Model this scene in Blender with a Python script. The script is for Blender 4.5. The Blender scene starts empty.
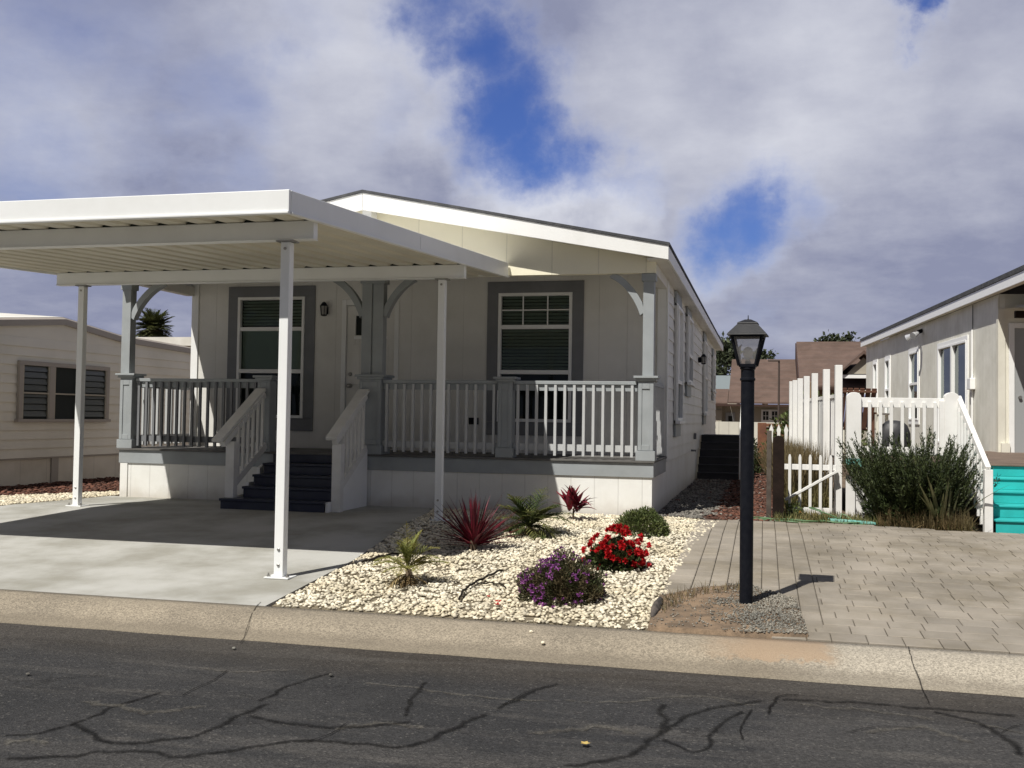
import bpy, bmesh, math, random
from mathutils import Vector, Matrix, noise as mnoise
R = math.radians
rnd = random.Random(7)
scene = bpy.context.scene
col = scene.collection

# ---------------------------------------------------------------- camera frame
F = 1028.0
HC = 1.55
XC = (0.9711641342449209, -0.006945321628353143, 0.23831069397698515)
YC = (0.23794941321928403, -0.03399277331704058, -0.9706825269421587)
ZC = (0.01484254374802214, 0.9993979457001577, -0.031359927062941724)

def ray(px, py):
    v = Vector(((px - 512) / F, -(py - 384) / F, -1.0))
    return Vector((v.dot(Vector(XC)), v.dot(Vector(YC)), v.dot(Vector(ZC))))

def G(x, y):                      # height of the lot: rises from the kerb to the house
    if y < 6.97: return .12
    return .12 + .19 * min(1.0, (y - 6.97) / 4.5)

def gpt(px, py, z=None):          # a point of the ground seen in the photograph
    r = ray(px, py)
    if z is not None:
        t = (z - HC) / r.z
        return (r.x * t, r.y * t, z)
    zz = .2
    for i in range(25):
        t = (zz - HC) / r.z
        zz = G(r.x * t, r.y * t)
    return (r.x * t, r.y * t, zz)

# ---------------------------------------------------------------- materials
def lin(r, g, b):
    f = lambda c: (c / 255 / 12.92) if c / 255 <= .04045 else ((c / 255 + .055) / 1.055) ** 2.4
    return (f(r), f(g), f(b))

class N:
    def __init__(s, m):
        m.use_nodes = True
        s.t = m.node_tree; s.t.nodes.clear()
    def n(s, ty, **k):
        o = s.t.nodes.new(ty)
        for a, b in k.items():
            if a.startswith('i_'):
                key = a[2:]
                key = int(key) if key.isdigit() else key.replace('_', ' ')
                s.set(o, key, b)
            else: setattr(o, a, b)
        return o
    def set(s, o, key, b):
        if isinstance(b, bpy.types.NodeSocket): s.t.links.new(b, o.inputs[key])
        else: o.inputs[key].default_value = b
    def math(s, op, a, b=0.0, c=None, clamp=False):
        o = s.n('ShaderNodeMath', operation=op, use_clamp=clamp)
        s.set(o, 0, a); s.set(o, 1, b)
        if c is not None: s.set(o, 2, c)
        return o.outputs[0]
    def mix(s, f, a, b, bt='MIX'):
        o = s.n('ShaderNodeMix', data_type='RGBA', blend_type=bt)
        s.set(o, 0, f)
        for i, v in ((6, a), (7, b)):
            if not isinstance(v, bpy.types.NodeSocket): v = (*v[:3], 1)
            s.set(o, i, v)
        return o.outputs[2]
    def noise(s, vec, scale, detail=3, rough=.55, dist=0):
        o = s.n('ShaderNodeTexNoise', i_Vector=vec, i_Scale=scale, i_Detail=detail, i_Roughness=rough, i_Distortion=dist)
        return o.outputs[0]
    def ramp(s, f, a, b):         # smooth map a..b -> 0..1
        o = s.n('ShaderNodeMapRange', interpolation_type='SMOOTHSTEP')
        s.set(o, 0, f); s.set(o, 1, a); s.set(o, 2, b)
        return o.outputs[0]

def M(name, c, c2=None, rough=.6, nscale=3.0, lo=.35, hi=.65, bump=0, bscale=60, spec=.4, island=0, grime=0, gscale=.8,
      groove=0, gaxis='u', gwidth=.05, metal=0, trans=0, grain=0, grscale=300, splash=0):
    m = bpy.data.materials.new(name); k = N(m)
    co = k.n('ShaderNodeTexCoord').outputs['Object']
    base = (*c, 1)
    if c2:
        f = k.ramp(k.noise(co, nscale, 5), lo, hi)
        colr = k.mix(f, c, c2)
    else:
        colr = k.n('ShaderNodeRGB'); colr.outputs[0].default_value = base; colr = colr.outputs[0]
    if island:
        ri = k.n('ShaderNodeNewGeometry').outputs['Random Per Island']
        v = k.math('MULTIPLY_ADD', ri, 2 * island, 1 - island)
        cc = k.n('ShaderNodeCombineColor', i_0=v, i_1=v, i_2=v).outputs[0]
        colr = k.mix(1.0, colr, cc, 'MULTIPLY')
    if grime:
        f = k.ramp(k.noise(co, gscale, 6, .65), .35, .75)
        v = k.math('MULTIPLY_ADD', f, -grime, 1.0)
        cc = k.n('ShaderNodeCombineColor', i_0=v, i_1=k.math('MULTIPLY_ADD', f, -grime * 1.06, 1.0), i_2=k.math('MULTIPLY_ADD', f, -grime * 1.25, 1.0)).outputs[0]
        colr = k.mix(1.0, colr, cc, 'MULTIPLY')
    if grain:
        f = k.noise(co, grscale, 2)
        v = k.math('MULTIPLY_ADD', f, 2 * grain, 1 - grain)
        cc = k.n('ShaderNodeCombineColor', i_0=v, i_1=v, i_2=v).outputs[0]
        colr = k.mix(1.0, colr, cc, 'MULTIPLY')
    if splash:                    # rain-splashed soil low on the panel
        pz = k.n('ShaderNodeSeparateXYZ', i_0=k.n('ShaderNodeNewGeometry').outputs['Position']).outputs[2]
        f = k.math('SUBTRACT', 1.0, k.ramp(k.math('ADD', pz, k.math('MULTIPLY', k.noise(co, 5, 5), -.22)), .16, .42))
        colr = k.mix(k.math('MULTIPLY', f, splash), colr, (.30, .23, .15))
    h = None
    if bump: h = k.math('MULTIPLY', k.noise(co, bscale, 4, .6), bump)
    if groove and gaxis == 'u':    # embossed wood grain running up the panels
        mg = k.n('ShaderNodeMapping', i_Vector=co); mg.inputs['Scale'].default_value = (70, 70, 3)
        gn = k.math('MULTIPLY', k.noise(mg.outputs[0], 1.0, 4), .28); h = k.math('ADD', h, gn) if h else gn
    if groove:
        sp = k.n('ShaderNodeSeparateXYZ', i_0=co)
        u = k.math('ADD', sp.outputs[0], sp.outputs[1]) if gaxis == 'u' else sp.outputs[2]
        fr = k.math('FRACT', k.math('DIVIDE', k.math('ADD', u, 100.0), groove))
        g = k.math('LESS_THAN', fr, gwidth)
        colr = k.mix(k.math('MULTIPLY', g, .22), colr, (.25, .23, .2))
        hg = k.math('MULTIPLY', g, -.5)
        h = k.math('ADD', h, hg) if h else hg
    p = k.n('ShaderNodeBsdfPrincipled')
    k.set(p, 'Base Color', colr); p.inputs['Roughness'].default_value = rough
    p.inputs['Specular IOR Level'].default_value = spec; p.inputs['Metallic'].default_value = metal
    if h:
        b = k.n('ShaderNodeBump', i_Strength=1.0, i_Distance=.01); k.set(b, 'Height', h)
        k.set(p, 'Normal', b.outputs[0])
    out = k.n('ShaderNodeOutputMaterial')
    if trans:
        t = k.n('ShaderNodeBsdfTranslucent'); k.set(t, 'Color', colr)
        mx = k.n('ShaderNodeMixShader', i_0=trans); k.set(mx, 1, p.outputs[0]); k.set(mx, 2, t.outputs[0])
        k.set(out, 'Surface', mx.outputs[0])
    else: k.set(out, 'Surface', p.outputs[0])
    return m

def glass(name, tint, refl=.25, rough=.03, tfac=.75, fk=1.0):
    m = bpy.data.materials.new(name); k = N(m)
    co = k.n('ShaderNodeTexCoord').outputs['Object']
    b = k.n('ShaderNodeBump', i_Strength=.25, i_Distance=.01); k.set(b, 'Height', k.noise(co, 2.2, 1))
    fr = k.n('ShaderNodeFresnel', i_IOR=1.5)
    f = k.math('ADD', k.math('MULTIPLY', fr.outputs[0], fk), refl * .4, clamp=True)
    gl = k.n('ShaderNodeBsdfGlossy', i_Roughness=rough); k.set(gl, 'Normal', b.outputs[0]); gl.inputs[0].default_value = (.8, .85, .85, 1)
    tr = k.n('ShaderNodeBsdfTransparent'); tr.inputs[0].default_value = (*[c * tfac for c in tint], 1)
    mx = k.n('ShaderNodeMixShader'); k.set(mx, 0, f); k.set(mx, 1, tr.outputs[0]); k.set(mx, 2, gl.outputs[0])
    k.set(k.n('ShaderNodeOutputMaterial'), 'Surface', mx.outputs[0])
    return m

m_wall = M('white_panel_siding', (.79, .775, .735), (.74, .725, .68), .6, 1.5, bump=.12, bscale=90, groove=.41, gwidth=.014, grime=.10)
m_gable = M('cream_bounce_gable_panel', (.95, .90, .70), (.93, .88, .70), .6, 1.5, bump=.1, bscale=90, groove=.61, gwidth=.02, grime=.06)  # cream tint holds the warm light bounced up from the carport roof
m_skirt = M('white_skirt_panel', (.87, .87, .84), (.82, .81, .77), .6, 1.3, bump=.12, bscale=80, groove=.305, gwidth=.03, grime=.12, splash=.42)
m_lap = M('white_lap_siding', (.80, .79, .75), (.75, .74, .70), .6, 1.2, bump=.12, bscale=70, grime=.12)
m_white = M('white_trim_paint', (.86, .86, .84), rough=.45, grime=.07, gscale=2, bump=.05)
m_bright = M('bright_white_paint', (.92, .92, .90), rough=.4)
m_carport = M('white_painted_metal', (.85, .86, .85), rough=.38, grime=.07, gscale=1.2, bump=.04, bscale=8)
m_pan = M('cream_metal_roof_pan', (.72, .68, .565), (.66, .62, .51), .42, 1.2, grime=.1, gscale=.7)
m_gray = M('grey_trim_paint', (.345, .368, .378), (.31, .332, .342), .55, 3, grime=.1, gscale=2, bump=.06)
m_grayd = M('dark_grey_trim_and_rail_shade', (.20, .205, .215), (.18, .185, .195), .55, 3, grime=.1, gscale=2, bump=.06)
m_bal = M('light_grey_baluster_paint', (.52, .53, .53), rough=.5, grime=.08, gscale=5)
m_floor = M('grey_deck_board', (.17, .165, .16), (.12, .115, .11), .7, 4, grime=.2)
m_step = M('navy_step_paint', (.028, .033, .060), (.040, .046, .070), .42, 2.5, grime=.25, gscale=4)
m_blackstep = M('black_step_board', (.034, .034, .038), (.046, .046, .05), .6, 2.5, grime=.2)
m_rail = M('pale_stair_rail_paint', (.78, .77, .74), rough=.5, grime=.12, gscale=3)
m_shingle = M('dark_roof_shingle', (.055, .057, .062), (.085, .086, .09), .9, 9, bump=.6, bscale=40)
m_brownroof = M('brown_roof_shingle', (.140, .092, .073), (.112, .074, .059), .9, 2.2, bump=.5, bscale=12, grime=.25, gscale=.6, groove=.21, gaxis='z', gwidth=.05)
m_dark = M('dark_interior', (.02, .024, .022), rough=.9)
m_blind = M('window_blind', (.40, .47, .42), rough=.6)
m_glass = glass('green_window_glass', (.68, .72, .68), -.03, tfac=.9)
m_glass2 = glass('clear_window_glass', (.55, .62, .57), .0, fk=.35)
m_lampglass = M('frosted_lantern_glass', (.62, .60, .56), rough=.3, trans=.5)
m_bulb = M('white_bulb_glass', (.9, .9, .88), rough=.2, trans=.4)
m_black = M('black_lamp_metal', (.007, .008, .012), (.011, .012, .016), .5, 20, bump=.12, bscale=60, spec=.10)
m_blackcap = M('black_cap_metal', (.012, .0125, .015), (.022, .022, .024), .55, 9, bump=.1)
m_bolt = M('zinc_bolt', (.35, .34, .32), rough=.4, metal=.8)
m_concrete = M('driveway_concrete', (.445, .44, .41), (.385, .38, .35), .85, 1.1, bump=.15, bscale=120, grime=.30, gscale=1.1, grain=.10, grscale=160)
m_stone = M('cream_river_stone', (.60, .53, .385), (.71, .65, .51), .85, 2.0, island=.36)
m_stonebed = M('cream_gravel_bed', (.22, .185, .125), (.15, .125, .085), .95, 30, bump=1, bscale=50)  # darker cream stands in for the shade between the stones
m_grav2 = M('dark_grey_gravel', (.13, .12, .105), (.20, .185, .16), .9, 3, island=.45)
m_grav2b = M('grey_gravel_bed', (.075, .068, .06), (.11, .10, .09), .95, 40, bump=1, bscale=60)
m_pebble = M('pale_grey_pebbles', (.15, .145, .125), (.24, .22, .18), .9, 3, island=.5)
m_mulch = M('red_brown_mulch', (.13, .055, .035), (.085, .04, .028), .95, 4, island=.55)
m_mulchb = M('mulch_bed', (.06, .03, .022), (.09, .05, .035), .95, 30, bump=1, bscale=40)
m_soil = M('bare_lot_soil', (.17, .125, .085), (.12, .09, .06), .95, 2.5, bump=.8, bscale=30)
m_dirt = M('brown_dirt', (.25, .175, .112), (.135, .098, .066), .95, 7, bump=1.0, bscale=45, grain=.25, grscale=90)
m_paver = M('concrete_paver', (.325, .288, .238), (.262, .234, .196), .9, 1.6, bump=.3, bscale=120, spec=.2, island=.09, grime=.34, gscale=1.3, grain=.12, grscale=150)
m_joint = M('paver_joint_sand', (.11, .09, .07), (.085, .07, .05), .95, 20)
m_leafr = M('red_cordyline_leaf', (.16, .014, .028), (.075, .012, .022), .42, 6, island=.5, trans=.25)
m_leafr2 = M('crimson_leaf', (.28, .02, .035), (.12, .015, .025), .42, 8, island=.4, trans=.25)
m_palmleaf = M('yellow_green_frond', (.20, .22, .06), (.30, .26, .09), .5, 5, island=.4, trans=.3)
m_palmleaf2 = M('green_frond', (.055, .085, .025), (.15, .15, .05), .5, 4, island=.45, trans=.3)
m_dry = M('dry_straw_leaf', (.34, .26, .13), (.25, .17, .08), .8, 6, island=.4, trans=.25)
m_leafg = M('small_green_leaf', (.050, .062, .022), (.125, .095, .05), .55, 9, island=.55, trans=.25)
m_leafd = M('dark_rosemary_leaf', (.032, .048, .014), (.062, .078, .026), .55, 7, island=.6, trans=.2)
m_leafs = M('grey_green_leaf', (.19, .21, .10), (.30, .29, .15), .5, 4, island=.45, trans=.25)
m_leafsh = M('pale_green_shrub_leaf', (.085, .115, .035), (.14, .16, .055), .55, 7, island=.5, trans=.25)
m_purple = M('purple_petal', (.42, .14, .42), (.24, .06, .25), .6, 9, island=.45, trans=.3)
m_red = M('red_petal', (.55, .016, .022), (.40, .01, .012), .5, 9, island=.35, trans=.25)
m_twig = M('brown_twig', (.10, .07, .045), (.06, .04, .025), .9, 10)
m_bark = M('palm_bark', (.16, .12, .08), (.10, .07, .045), .95, 14, bump=1, bscale=30)
m_grass = M('weedy_grass_blade', (.10, .12, .035), (.24, .20, .085), .7, 2.5, island=.5, trans=.25)
m_drygrass = M('tall_dry_grass', (.21, .155, .075), (.13, .105, .05), .8, 2.5, island=.5, trans=.25)
m_nb = M('beige_lap_siding', (.76, .715, .62), (.71, .67, .58), .65, 1.0, grime=.1)
m_nbskirt = M('beige_skirt_panel', (.72, .66, .57), (.65, .59, .50), .7, 1.2, groove=.62, gwidth=.03, grime=.2)
m_nbtrim = M('taupe_trim', (.36, .32, .28), rough=.6, grime=.1)
m_nbroof = M('white_coated_roof', (.80, .78, .72), (.70, .68, .62), .6, 1.5, grime=.15)
m_rh = M('grey_beige_panel_siding', (.83, .815, .73), (.74, .725, .64), .65, 1.6, groove=.2, gwidth=.06, grime=.15, gscale=1.2)
m_rhf = M('cream_front_siding', (.76, .735, .63), (.70, .675, .58), .65, 1.6, grime=.12)
m_turq = M('turquoise_paint', (.035, .50, .48), (.03, .43, .42), .5, 2.0, grime=.15, gscale=3, bump=.1)
m_turq2 = M('faded_turquoise_paint', (.15, .48, .42), (.24, .50, .43), .6, 4, grime=.2)
m_deckb = M('brown_deck_board', (.20, .145, .11), (.15, .11, .085), .8, 3, grime=.2)
m_vinyl = M('white_fence_paint', (.84, .83, .80), rough=.45, grime=.09, gscale=2.5)
m_panelw = M('white_ribbed_panel', (.80, .80, .78), rough=.5, groove=.11, gwidth=.12, grime=.08)
m_wood = M('grey_weathered_wood', (.105, .088, .072), (.07, .056, .046), .9, 6, bump=.5, bscale=30)
m_woodd = M('dark_brown_wood', (.012, .008, .0065), (.022, .014, .011), .9, 5, bump=.5, bscale=25, spec=.15)
m_woodr = M('red_brown_wood', (.22, .095, .05), (.15, .065, .04), .85, 5, bump=.3)
m_drypost = M('tan_wood', (.26, .19, .12), (.20, .14, .09), .85, 6)
m_hose = M('green_hose_rubber', (.10, .19, .085), (.14, .24, .12), .45, 4)
m_tube = M('dark_drip_tube', (.022, .018, .014), rough=.8, spec=.1)
m_bgwall = M('cream_far_wall', (.40, .36, .29), (.36, .33, .27), .8, 1.0, grime=.1)
m_bgtan = M('brown_far_wall', (.22, .15, .115), (.18, .125, .095), .8, 1.0)
m_eave = M('dark_brown_eave', (.05, .025, .018), rough=.8)
m_greydoor = M('grey_door_paint', (.33, .34, .34), rough=.6)
m_creamf = M('pale_board_fence_paint', (.60, .58, .50), (.55, .53, .46), .7, 2, groove=.35, gwidth=.1)
m_tree = M('dark_tree_leaf', (.03, .042, .02), (.055, .065, .03), .7, .8, island=.6, trans=.15)
m_palmfar = M('far_palm_leaf', (.055, .07, .025), (.10, .105, .035), .6, .5, island=.5, trans=.2)
m_rock = M('dark_edging_rock', (.05, .045, .04), (.12, .10, .085), .95, 9, bump=1.2, bscale=25)
m_pole = M('brown_metal_pole', (.075, .055, .045), rough=.6)
m_chairw = M('brown_patio_wood', (.16, .075, .045), (.11, .055, .035), .7, 5)
m_cushion = M('blue_cushion_fabric', (.22, .24, .42), (.32, .34, .5), .9, 6)
m_cover = M('black_vinyl_cover', (.025, .026, .028), (.05, .05, .052), .5, 5, bump=.5, bscale=9)
m_chrome = M('floodlight_lens', (.75, .76, .78), rough=.15, metal=.5)
m_leafy = M('yellow_leaf', (.45, .36, .12), (.5, .28, .08), .7, 20)

# asphalt
def asphalt():
    m = bpy.data.materials.new('asphalt'); k = N(m)
    co = k.n('ShaderNodeTexCoord').outputs['Object']
    sp = k.n('ShaderNodeSeparateXYZ', i_0=co)
    big = k.ramp(k.noise(co, .9, 6, .62), .30, .72)
    c = k.mix(big, (.025, .025, .0255), (.042, .041, .0405))
    mp = k.n('ShaderNodeMapping', i_Vector=co); mp.inputs['Scale'].default_value = (.35, 1.9, 1)
    streak = k.ramp(k.noise(mp.outputs[0], 1.6, 6, .7), .52, .72)
    c = k.mix(k.math('MULTIPLY', streak, .55), c, (.098, .090, .080))
    dk = k.ramp(k.noise(mp.outputs[0], 2.4, 5, .65, 1.0), .54, .66)
    c = k.mix(k.math('MULTIPLY', dk, .5), c, (.02, .02, .021))
    # brownish silt along the kerb
    edge = k.math('ADD', sp.outputs[1], k.math('MULTIPLY', k.noise(co, 2.5, 4), .5))
    band = k.ramp(edge, 5.75, 6.6)
    c = k.mix(k.math('MULTIPLY', band, .75), c, (.048, .040, .031))
    wv = k.n('ShaderNodeVectorMath', operation='SCALE'); k.set(wv, 0, k.n('ShaderNodeTexNoise', i_Vector=co, i_Scale=3.0, i_Detail=5.0).outputs['Color']); wv.inputs['Scale'].default_value = .55
    cv = k.n('ShaderNodeVectorMath', operation='ADD', i_0=co, i_1=wv.outputs[0]).outputs[0]
    ve = k.n('ShaderNodeTexVoronoi', feature='DISTANCE_TO_EDGE', i_Vector=cv, i_Scale=1.1)
    ck = k.math('SUBTRACT', 1.0, k.ramp(ve.outputs['Distance'], .004, .018))
    ck = k.math('MULTIPLY', ck, k.ramp(k.noise(co, 1.3, 3), .48, .62))
    c = k.mix(k.math('MULTIPLY', ck, .55), c, (.014, .013, .013))
    pt = k.ramp(k.noise(mp.outputs[0], .8, 4, .6, .8), .50, .60)
    c = k.mix(k.math('MULTIPLY', pt, .30), c, (.085, .079, .072))
    sp1 = k.n('ShaderNodeTexVoronoi', i_Vector=co, i_Scale=95.0)
    rc = k.n('ShaderNodeSeparateColor', i_0=sp1.outputs['Color']).outputs[0]
    v = k.math('MULTIPLY_ADD', rc, .75, .62)
    c = k.mix(1.0, c, k.n('ShaderNodeCombineColor', i_0=v, i_1=v, i_2=v).outputs[0], 'MULTIPLY')
    fl = k.math('GREATER_THAN', rc, .975)
    c = k.mix(k.math('MULTIPLY', fl, .35), c, (.15, .14, .125))
    h = k.math('ADD', k.math('MULTIPLY', sp1.outputs['Distance'], .7), k.noise(co, 40, 4))
    b = k.n('ShaderNodeBump', i_Strength=.7, i_Distance=.008); k.set(b, 'Height', h)
    p = k.n('ShaderNodeBsdfPrincipled'); k.set(p, 'Base Color', c); p.inputs['Roughness'].default_value = .85
    p.inputs['Specular IOR Level'].default_value = .3
    k.set(p, 'Normal', b.outputs[0]); k.set(k.n('ShaderNodeOutputMaterial'), 'Surface', p.outputs[0])
    return m
m_asphalt = asphalt()
def softmat(name, c, c2, op, lo, hi, nscale, amp):
    # a stain on the surface: fades out towards its ragged edges ('edge' is 0 at the rim, 1 in the middle)
    m = bpy.data.materials.new(name); k = N(m)
    co = k.n('ShaderNodeTexCoord').outputs['Object']
    at = k.n('ShaderNodeAttribute', attribute_name='edge').outputs['Fac']
    e = k.math('ADD', at, k.math('MULTIPLY', k.math('SUBTRACT', k.noise(co, nscale, 6, .7), .5), amp))
    a = k.math('MULTIPLY', k.ramp(e, lo, hi), op)
    c = k.mix(k.ramp(k.noise(co, 9, 4), .35, .65), c, c2)
    vo = k.n('ShaderNodeTexVoronoi', i_Vector=co, i_Scale=95.0)
    v = k.math('MULTIPLY_ADD', k.n('ShaderNodeSeparateColor', i_0=vo.outputs['Color']).outputs[0], .8, .6)
    c = k.mix(1.0, c, k.n('ShaderNodeCombineColor', i_0=v, i_1=v, i_2=v).outputs[0], 'MULTIPLY')
    d = k.n('ShaderNodeBsdfDiffuse'); k.set(d, 'Color', c)
    t = k.n('ShaderNodeBsdfTransparent'); mx = k.n('ShaderNodeMixShader'); k.set(mx, 0, a); k.set(mx, 1, t.outputs[0]); k.set(mx, 2, d.outputs[0])
    k.set(k.n('ShaderNodeOutputMaterial'), 'Surface', mx.outputs[0]); return m
m_seal = softmat('tar_crack_seal', (.012, .012, .0125), (.021, .0205, .020), .58, .30, 1.0, 15, 1.5)
m_wear = softmat('pale_worn_aggregate', (.15, .14, .122), (.10, .093, .082), .5, .55, 1.0, 18, 1.9)
m_line = softmat('fine_dark_crack', (.008, .008, .008), (.016, .015, .014), .62, .3, .8, 30, 1.4)
m_crack = M('fine_dark_crack', (.015, .014, .013), (.04, .035, .03), .95, 14)
m_pale = M('pale_worn_aggregate', (.15, .14, .12), (.06, .057, .053), .95, 16, lo=.4, hi=.6)

# kerb concrete with exposed aggregate, a sand stain beside the lamp bed
def kerbmat():
    m = bpy.data.materials.new('kerb_aggregate_concrete'); k = N(m)
    co = k.n('ShaderNodeTexCoord').outputs['Object']
    sp = k.n('ShaderNodeSeparateXYZ', i_0=co)
    c = k.mix(k.ramp(k.noise(co, 1.2, 5, .6), .35, .7), (.30, .255, .19), (.235, .20, .15))
    # paler towards the paver drive
    east = k.ramp(k.math('ADD', sp.outputs[0], k.math('MULTIPLY', k.noise(co, 3, 3), .5)), .1, .9)
    c = k.mix(k.math('MULTIPLY', east, .65), c, (.42, .38, .31))
    vo = k.n('ShaderNodeTexVoronoi', i_Vector=co, i_Scale=120.0)
    rc = k.n('ShaderNodeSeparateColor', i_0=vo.outputs['Color']).outputs[0]
    v = k.math('MULTIPLY_ADD', rc, .7, .65)
    c = k.mix(1.0, c, k.n('ShaderNodeCombineColor', i_0=v, i_1=v, i_2=v).outputs[0], 'MULTIPLY')
    # dirt lines low on the slope
    low = k.math('SUBTRACT', 1.0, k.ramp(k.math('ADD', sp.outputs[2], k.math('MULTIPLY', k.noise(co, 6, 4), .05)), .045, .085))
    c = k.mix(k.math('MULTIPLY', low, .5), c, (.15, .125, .09))
    wob = k.math('MULTIPLY', k.math('SUBTRACT', k.noise(co, 6, 5, .7), .5), .42)
    xx = k.math('ADD', sp.outputs[0], wob); yy = k.math('ADD', sp.outputs[1], wob)
    f = k.math('MULTIPLY', k.ramp(xx, -.48, -.02), k.math('SUBTRACT', 1.0, k.ramp(xx, .34, .52)))
    f = k.math('MULTIPLY', f, k.ramp(yy, 6.60, 6.66))
    c = k.mix(k.math('MULTIPLY', f, .85), c, (.34, .245, .16))
    b = k.n('ShaderNodeBump', i_Strength=.6, i_Distance=.006); k.set(b, 'Height', k.math('ADD', vo.outputs['Distance'], k.noise(co, 60, 3)))
    p = k.n('ShaderNodeBsdfPrincipled'); k.set(p, 'Base Color', c); p.inputs['Roughness'].default_value = .9
    k.set(p, 'Normal', b.outputs[0]); k.set(k.n('ShaderNodeOutputMaterial'), 'Surface', p.outputs[0])
    return m
m_kerb = kerbmat()

# ---------------------------------------------------------------- mesh builder
BASE = {}
class MB:
    def __init__(s, xf=None): s.v = []; s.f = []; s.xf = xf
    def add(s, vs, fs):
        o = len(s.v)
        s.v += [tuple(s.xf(*v)) if s.xf else tuple(v) for v in vs]
        s.f += [tuple(i + o for i in f) for f in fs]
        return s
    def box(s, x0, x1, y0, y1, z0, z1):
        return s.add([(x0, y0, z0), (x1, y0, z0), (x1, y1, z0), (x0, y1, z0), (x0, y0, z1), (x1, y0, z1), (x1, y1, z1), (x0, y1, z1)],
                     [(0, 3, 2, 1), (4, 5, 6, 7), (0, 1, 5, 4), (1, 2, 6, 5), (2, 3, 7, 6), (3, 0, 4, 7)])
    def bar(s, p, q, w, h, up=(0, 0, 1)):       # rectangular bar from p to q
        p = Vector(p); q = Vector(q); d = (q - p).normalized(); a = d.cross(Vector(up))
        if a.length < 1e-4: a = Vector((1, 0, 0))
        a.normalize(); b = a.cross(d)
        vs = [c + a * i * w / 2 + b * j * h / 2 for c in (p, q) for i, j in ((-1, -1), (1, -1), (1, 1), (-1, 1))]
        return s.add([tuple(v) for v in vs], [(0, 3, 2, 1), (4, 5, 6, 7), (0, 1, 5, 4), (1, 2, 6, 5), (2, 3, 7, 6), (3, 0, 4, 7)])
    def prism(s, poly, a0, a1, axis='y'):       # poly in the two other axes
        f = {'y': lambda p, a: (p[0], a, p[1]), 'x': lambda p, a: (a, p[0], p[1]), 'z': lambda p, a: (p[0], p[1], a)}[axis]
        n = len(poly)
        return s.add([f(p, a0) for p in poly] + [f(p, a1) for p in poly],
                     [tuple(range(n)), tuple(range(2 * n - 1, n - 1, -1))] + [(i, i + n, (i + 1) % n + n, (i + 1) % n) for i in range(n)])
    def tube(s, pts, r, n=8, caps=True):
        pts = [Vector(p) for p in pts]; rs = r if isinstance(r, (list, tuple)) else [r] * len(pts)
        vs = []; fs = []; ref = None
        for i, p in enumerate(pts):
            d = (pts[min(i + 1, len(pts) - 1)] - pts[max(i - 1, 0)]).normalized()
            if ref is None: ref = Vector((0, 0, 1)) if abs(d.z) < .9 else Vector((1, 0, 0))
            a = d.cross(ref).normalized(); b = d.cross(a); ref = -b if False else ref
            for j in range(n):
                t = 2 * math.pi * j / n
                vs.append(tuple(p + (a * math.cos(t) + b * math.sin(t)) * rs[i]))
        for i in range(len(pts) - 1):
            for j in range(n):
                fs.append((i * n + j, i * n + (j + 1) % n, (i + 1) * n + (j + 1) % n, (i + 1) * n + j))
        if caps: fs += [tuple(range(n - 1, -1, -1)), tuple(range((len(pts) - 1) * n, len(pts) * n))]
        return s.add(vs, fs)
    def lathe(s, c, prof, n=20):                # prof: (radius, z)
        vs = []; fs = []
        for r, z in prof:
            for j in range(n):
                t = 2 * math.pi * j / n; vs.append((c[0] + r * math.cos(t), c[1] + r * math.sin(t), c[2] + z))
        for i in range(len(prof) - 1):
            for j in range(n): fs.append((i * n + j, i * n + (j + 1) % n, (i + 1) * n + (j + 1) % n, (i + 1) * n + j))
        fs += [tuple(range(n - 1, -1, -1)), tuple(range((len(prof) - 1) * n, len(prof) * n))]
        return s.add(vs, fs)
    def frustum(s, c, a, b, z0, z1, rot=0):     # square frustum, half sizes a -> b
        vs = []
        for h, z in ((a, z0), (b, z1)):
            for i, j in ((-1, -1), (1, -1), (1, 1), (-1, 1)):
                x, y = i * h, j * h
                vs.append((c[0] + x * math.cos(rot) - y * math.sin(rot), c[1] + x * math.sin(rot) + y * math.cos(rot), c[2] + z))
        return s.add(vs, [(0, 3, 2, 1), (4, 5, 6, 7), (0, 1, 5, 4), (1, 2, 6, 5), (2, 3, 7, 6), (3, 0, 4, 7)])
    def blade(s, p, d, length, w, droop, seg=5, fold=.25, twist=0):
        p = Vector(p); d = Vector(d).normalized(); side = d.cross(Vector((0, 0, 1)))
        if side.length < .05: side = Vector((rnd.uniform(-1, 1), rnd.uniform(-1, 1), 0))
        side.normalize()
        if twist: side = (Matrix.Rotation(twist, 3, d) @ side)
        vs = []; fs = []; q = p.copy(); dd = d.copy()
        for i in range(seg + 1):
            t = i / seg; ww = w * (1 - t ** 2.2) * min(1, .45 + 2.2 * t)
            nrm = side.cross(dd)
            if i == seg: ww = w * .04
            vs += [tuple(q - side * ww / 2 + nrm * ww * fold), tuple(q), tuple(q + side * ww / 2 + nrm * ww * fold)]
            q = q + dd * length / seg
            dd = (dd + Vector((0, 0, -droop / seg))).normalized()
        for i in range(seg):
            a = i * 3
            fs += [(a, a + 1, a + 4, a + 3), (a + 1, a + 2, a + 5, a + 4)]
        return s.add(vs, fs)
    def leaf(s, p, d, u, l, w):                 # small pointed leaf
        p = Vector(p); d = Vector(d).normalized(); a = d.cross(Vector(u))
        if a.length < 1e-3: a = Vector((1, 0, 0))
        a.normalize(); nn = a.cross(d)
        return s.add([tuple(p), tuple(p + d * l * .5 + a * w / 2 + nn * w * .15), tuple(p + d * l), tuple(p + d * l * .5 - a * w / 2 + nn * w * .15)], [(0, 1, 2, 3)])
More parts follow.
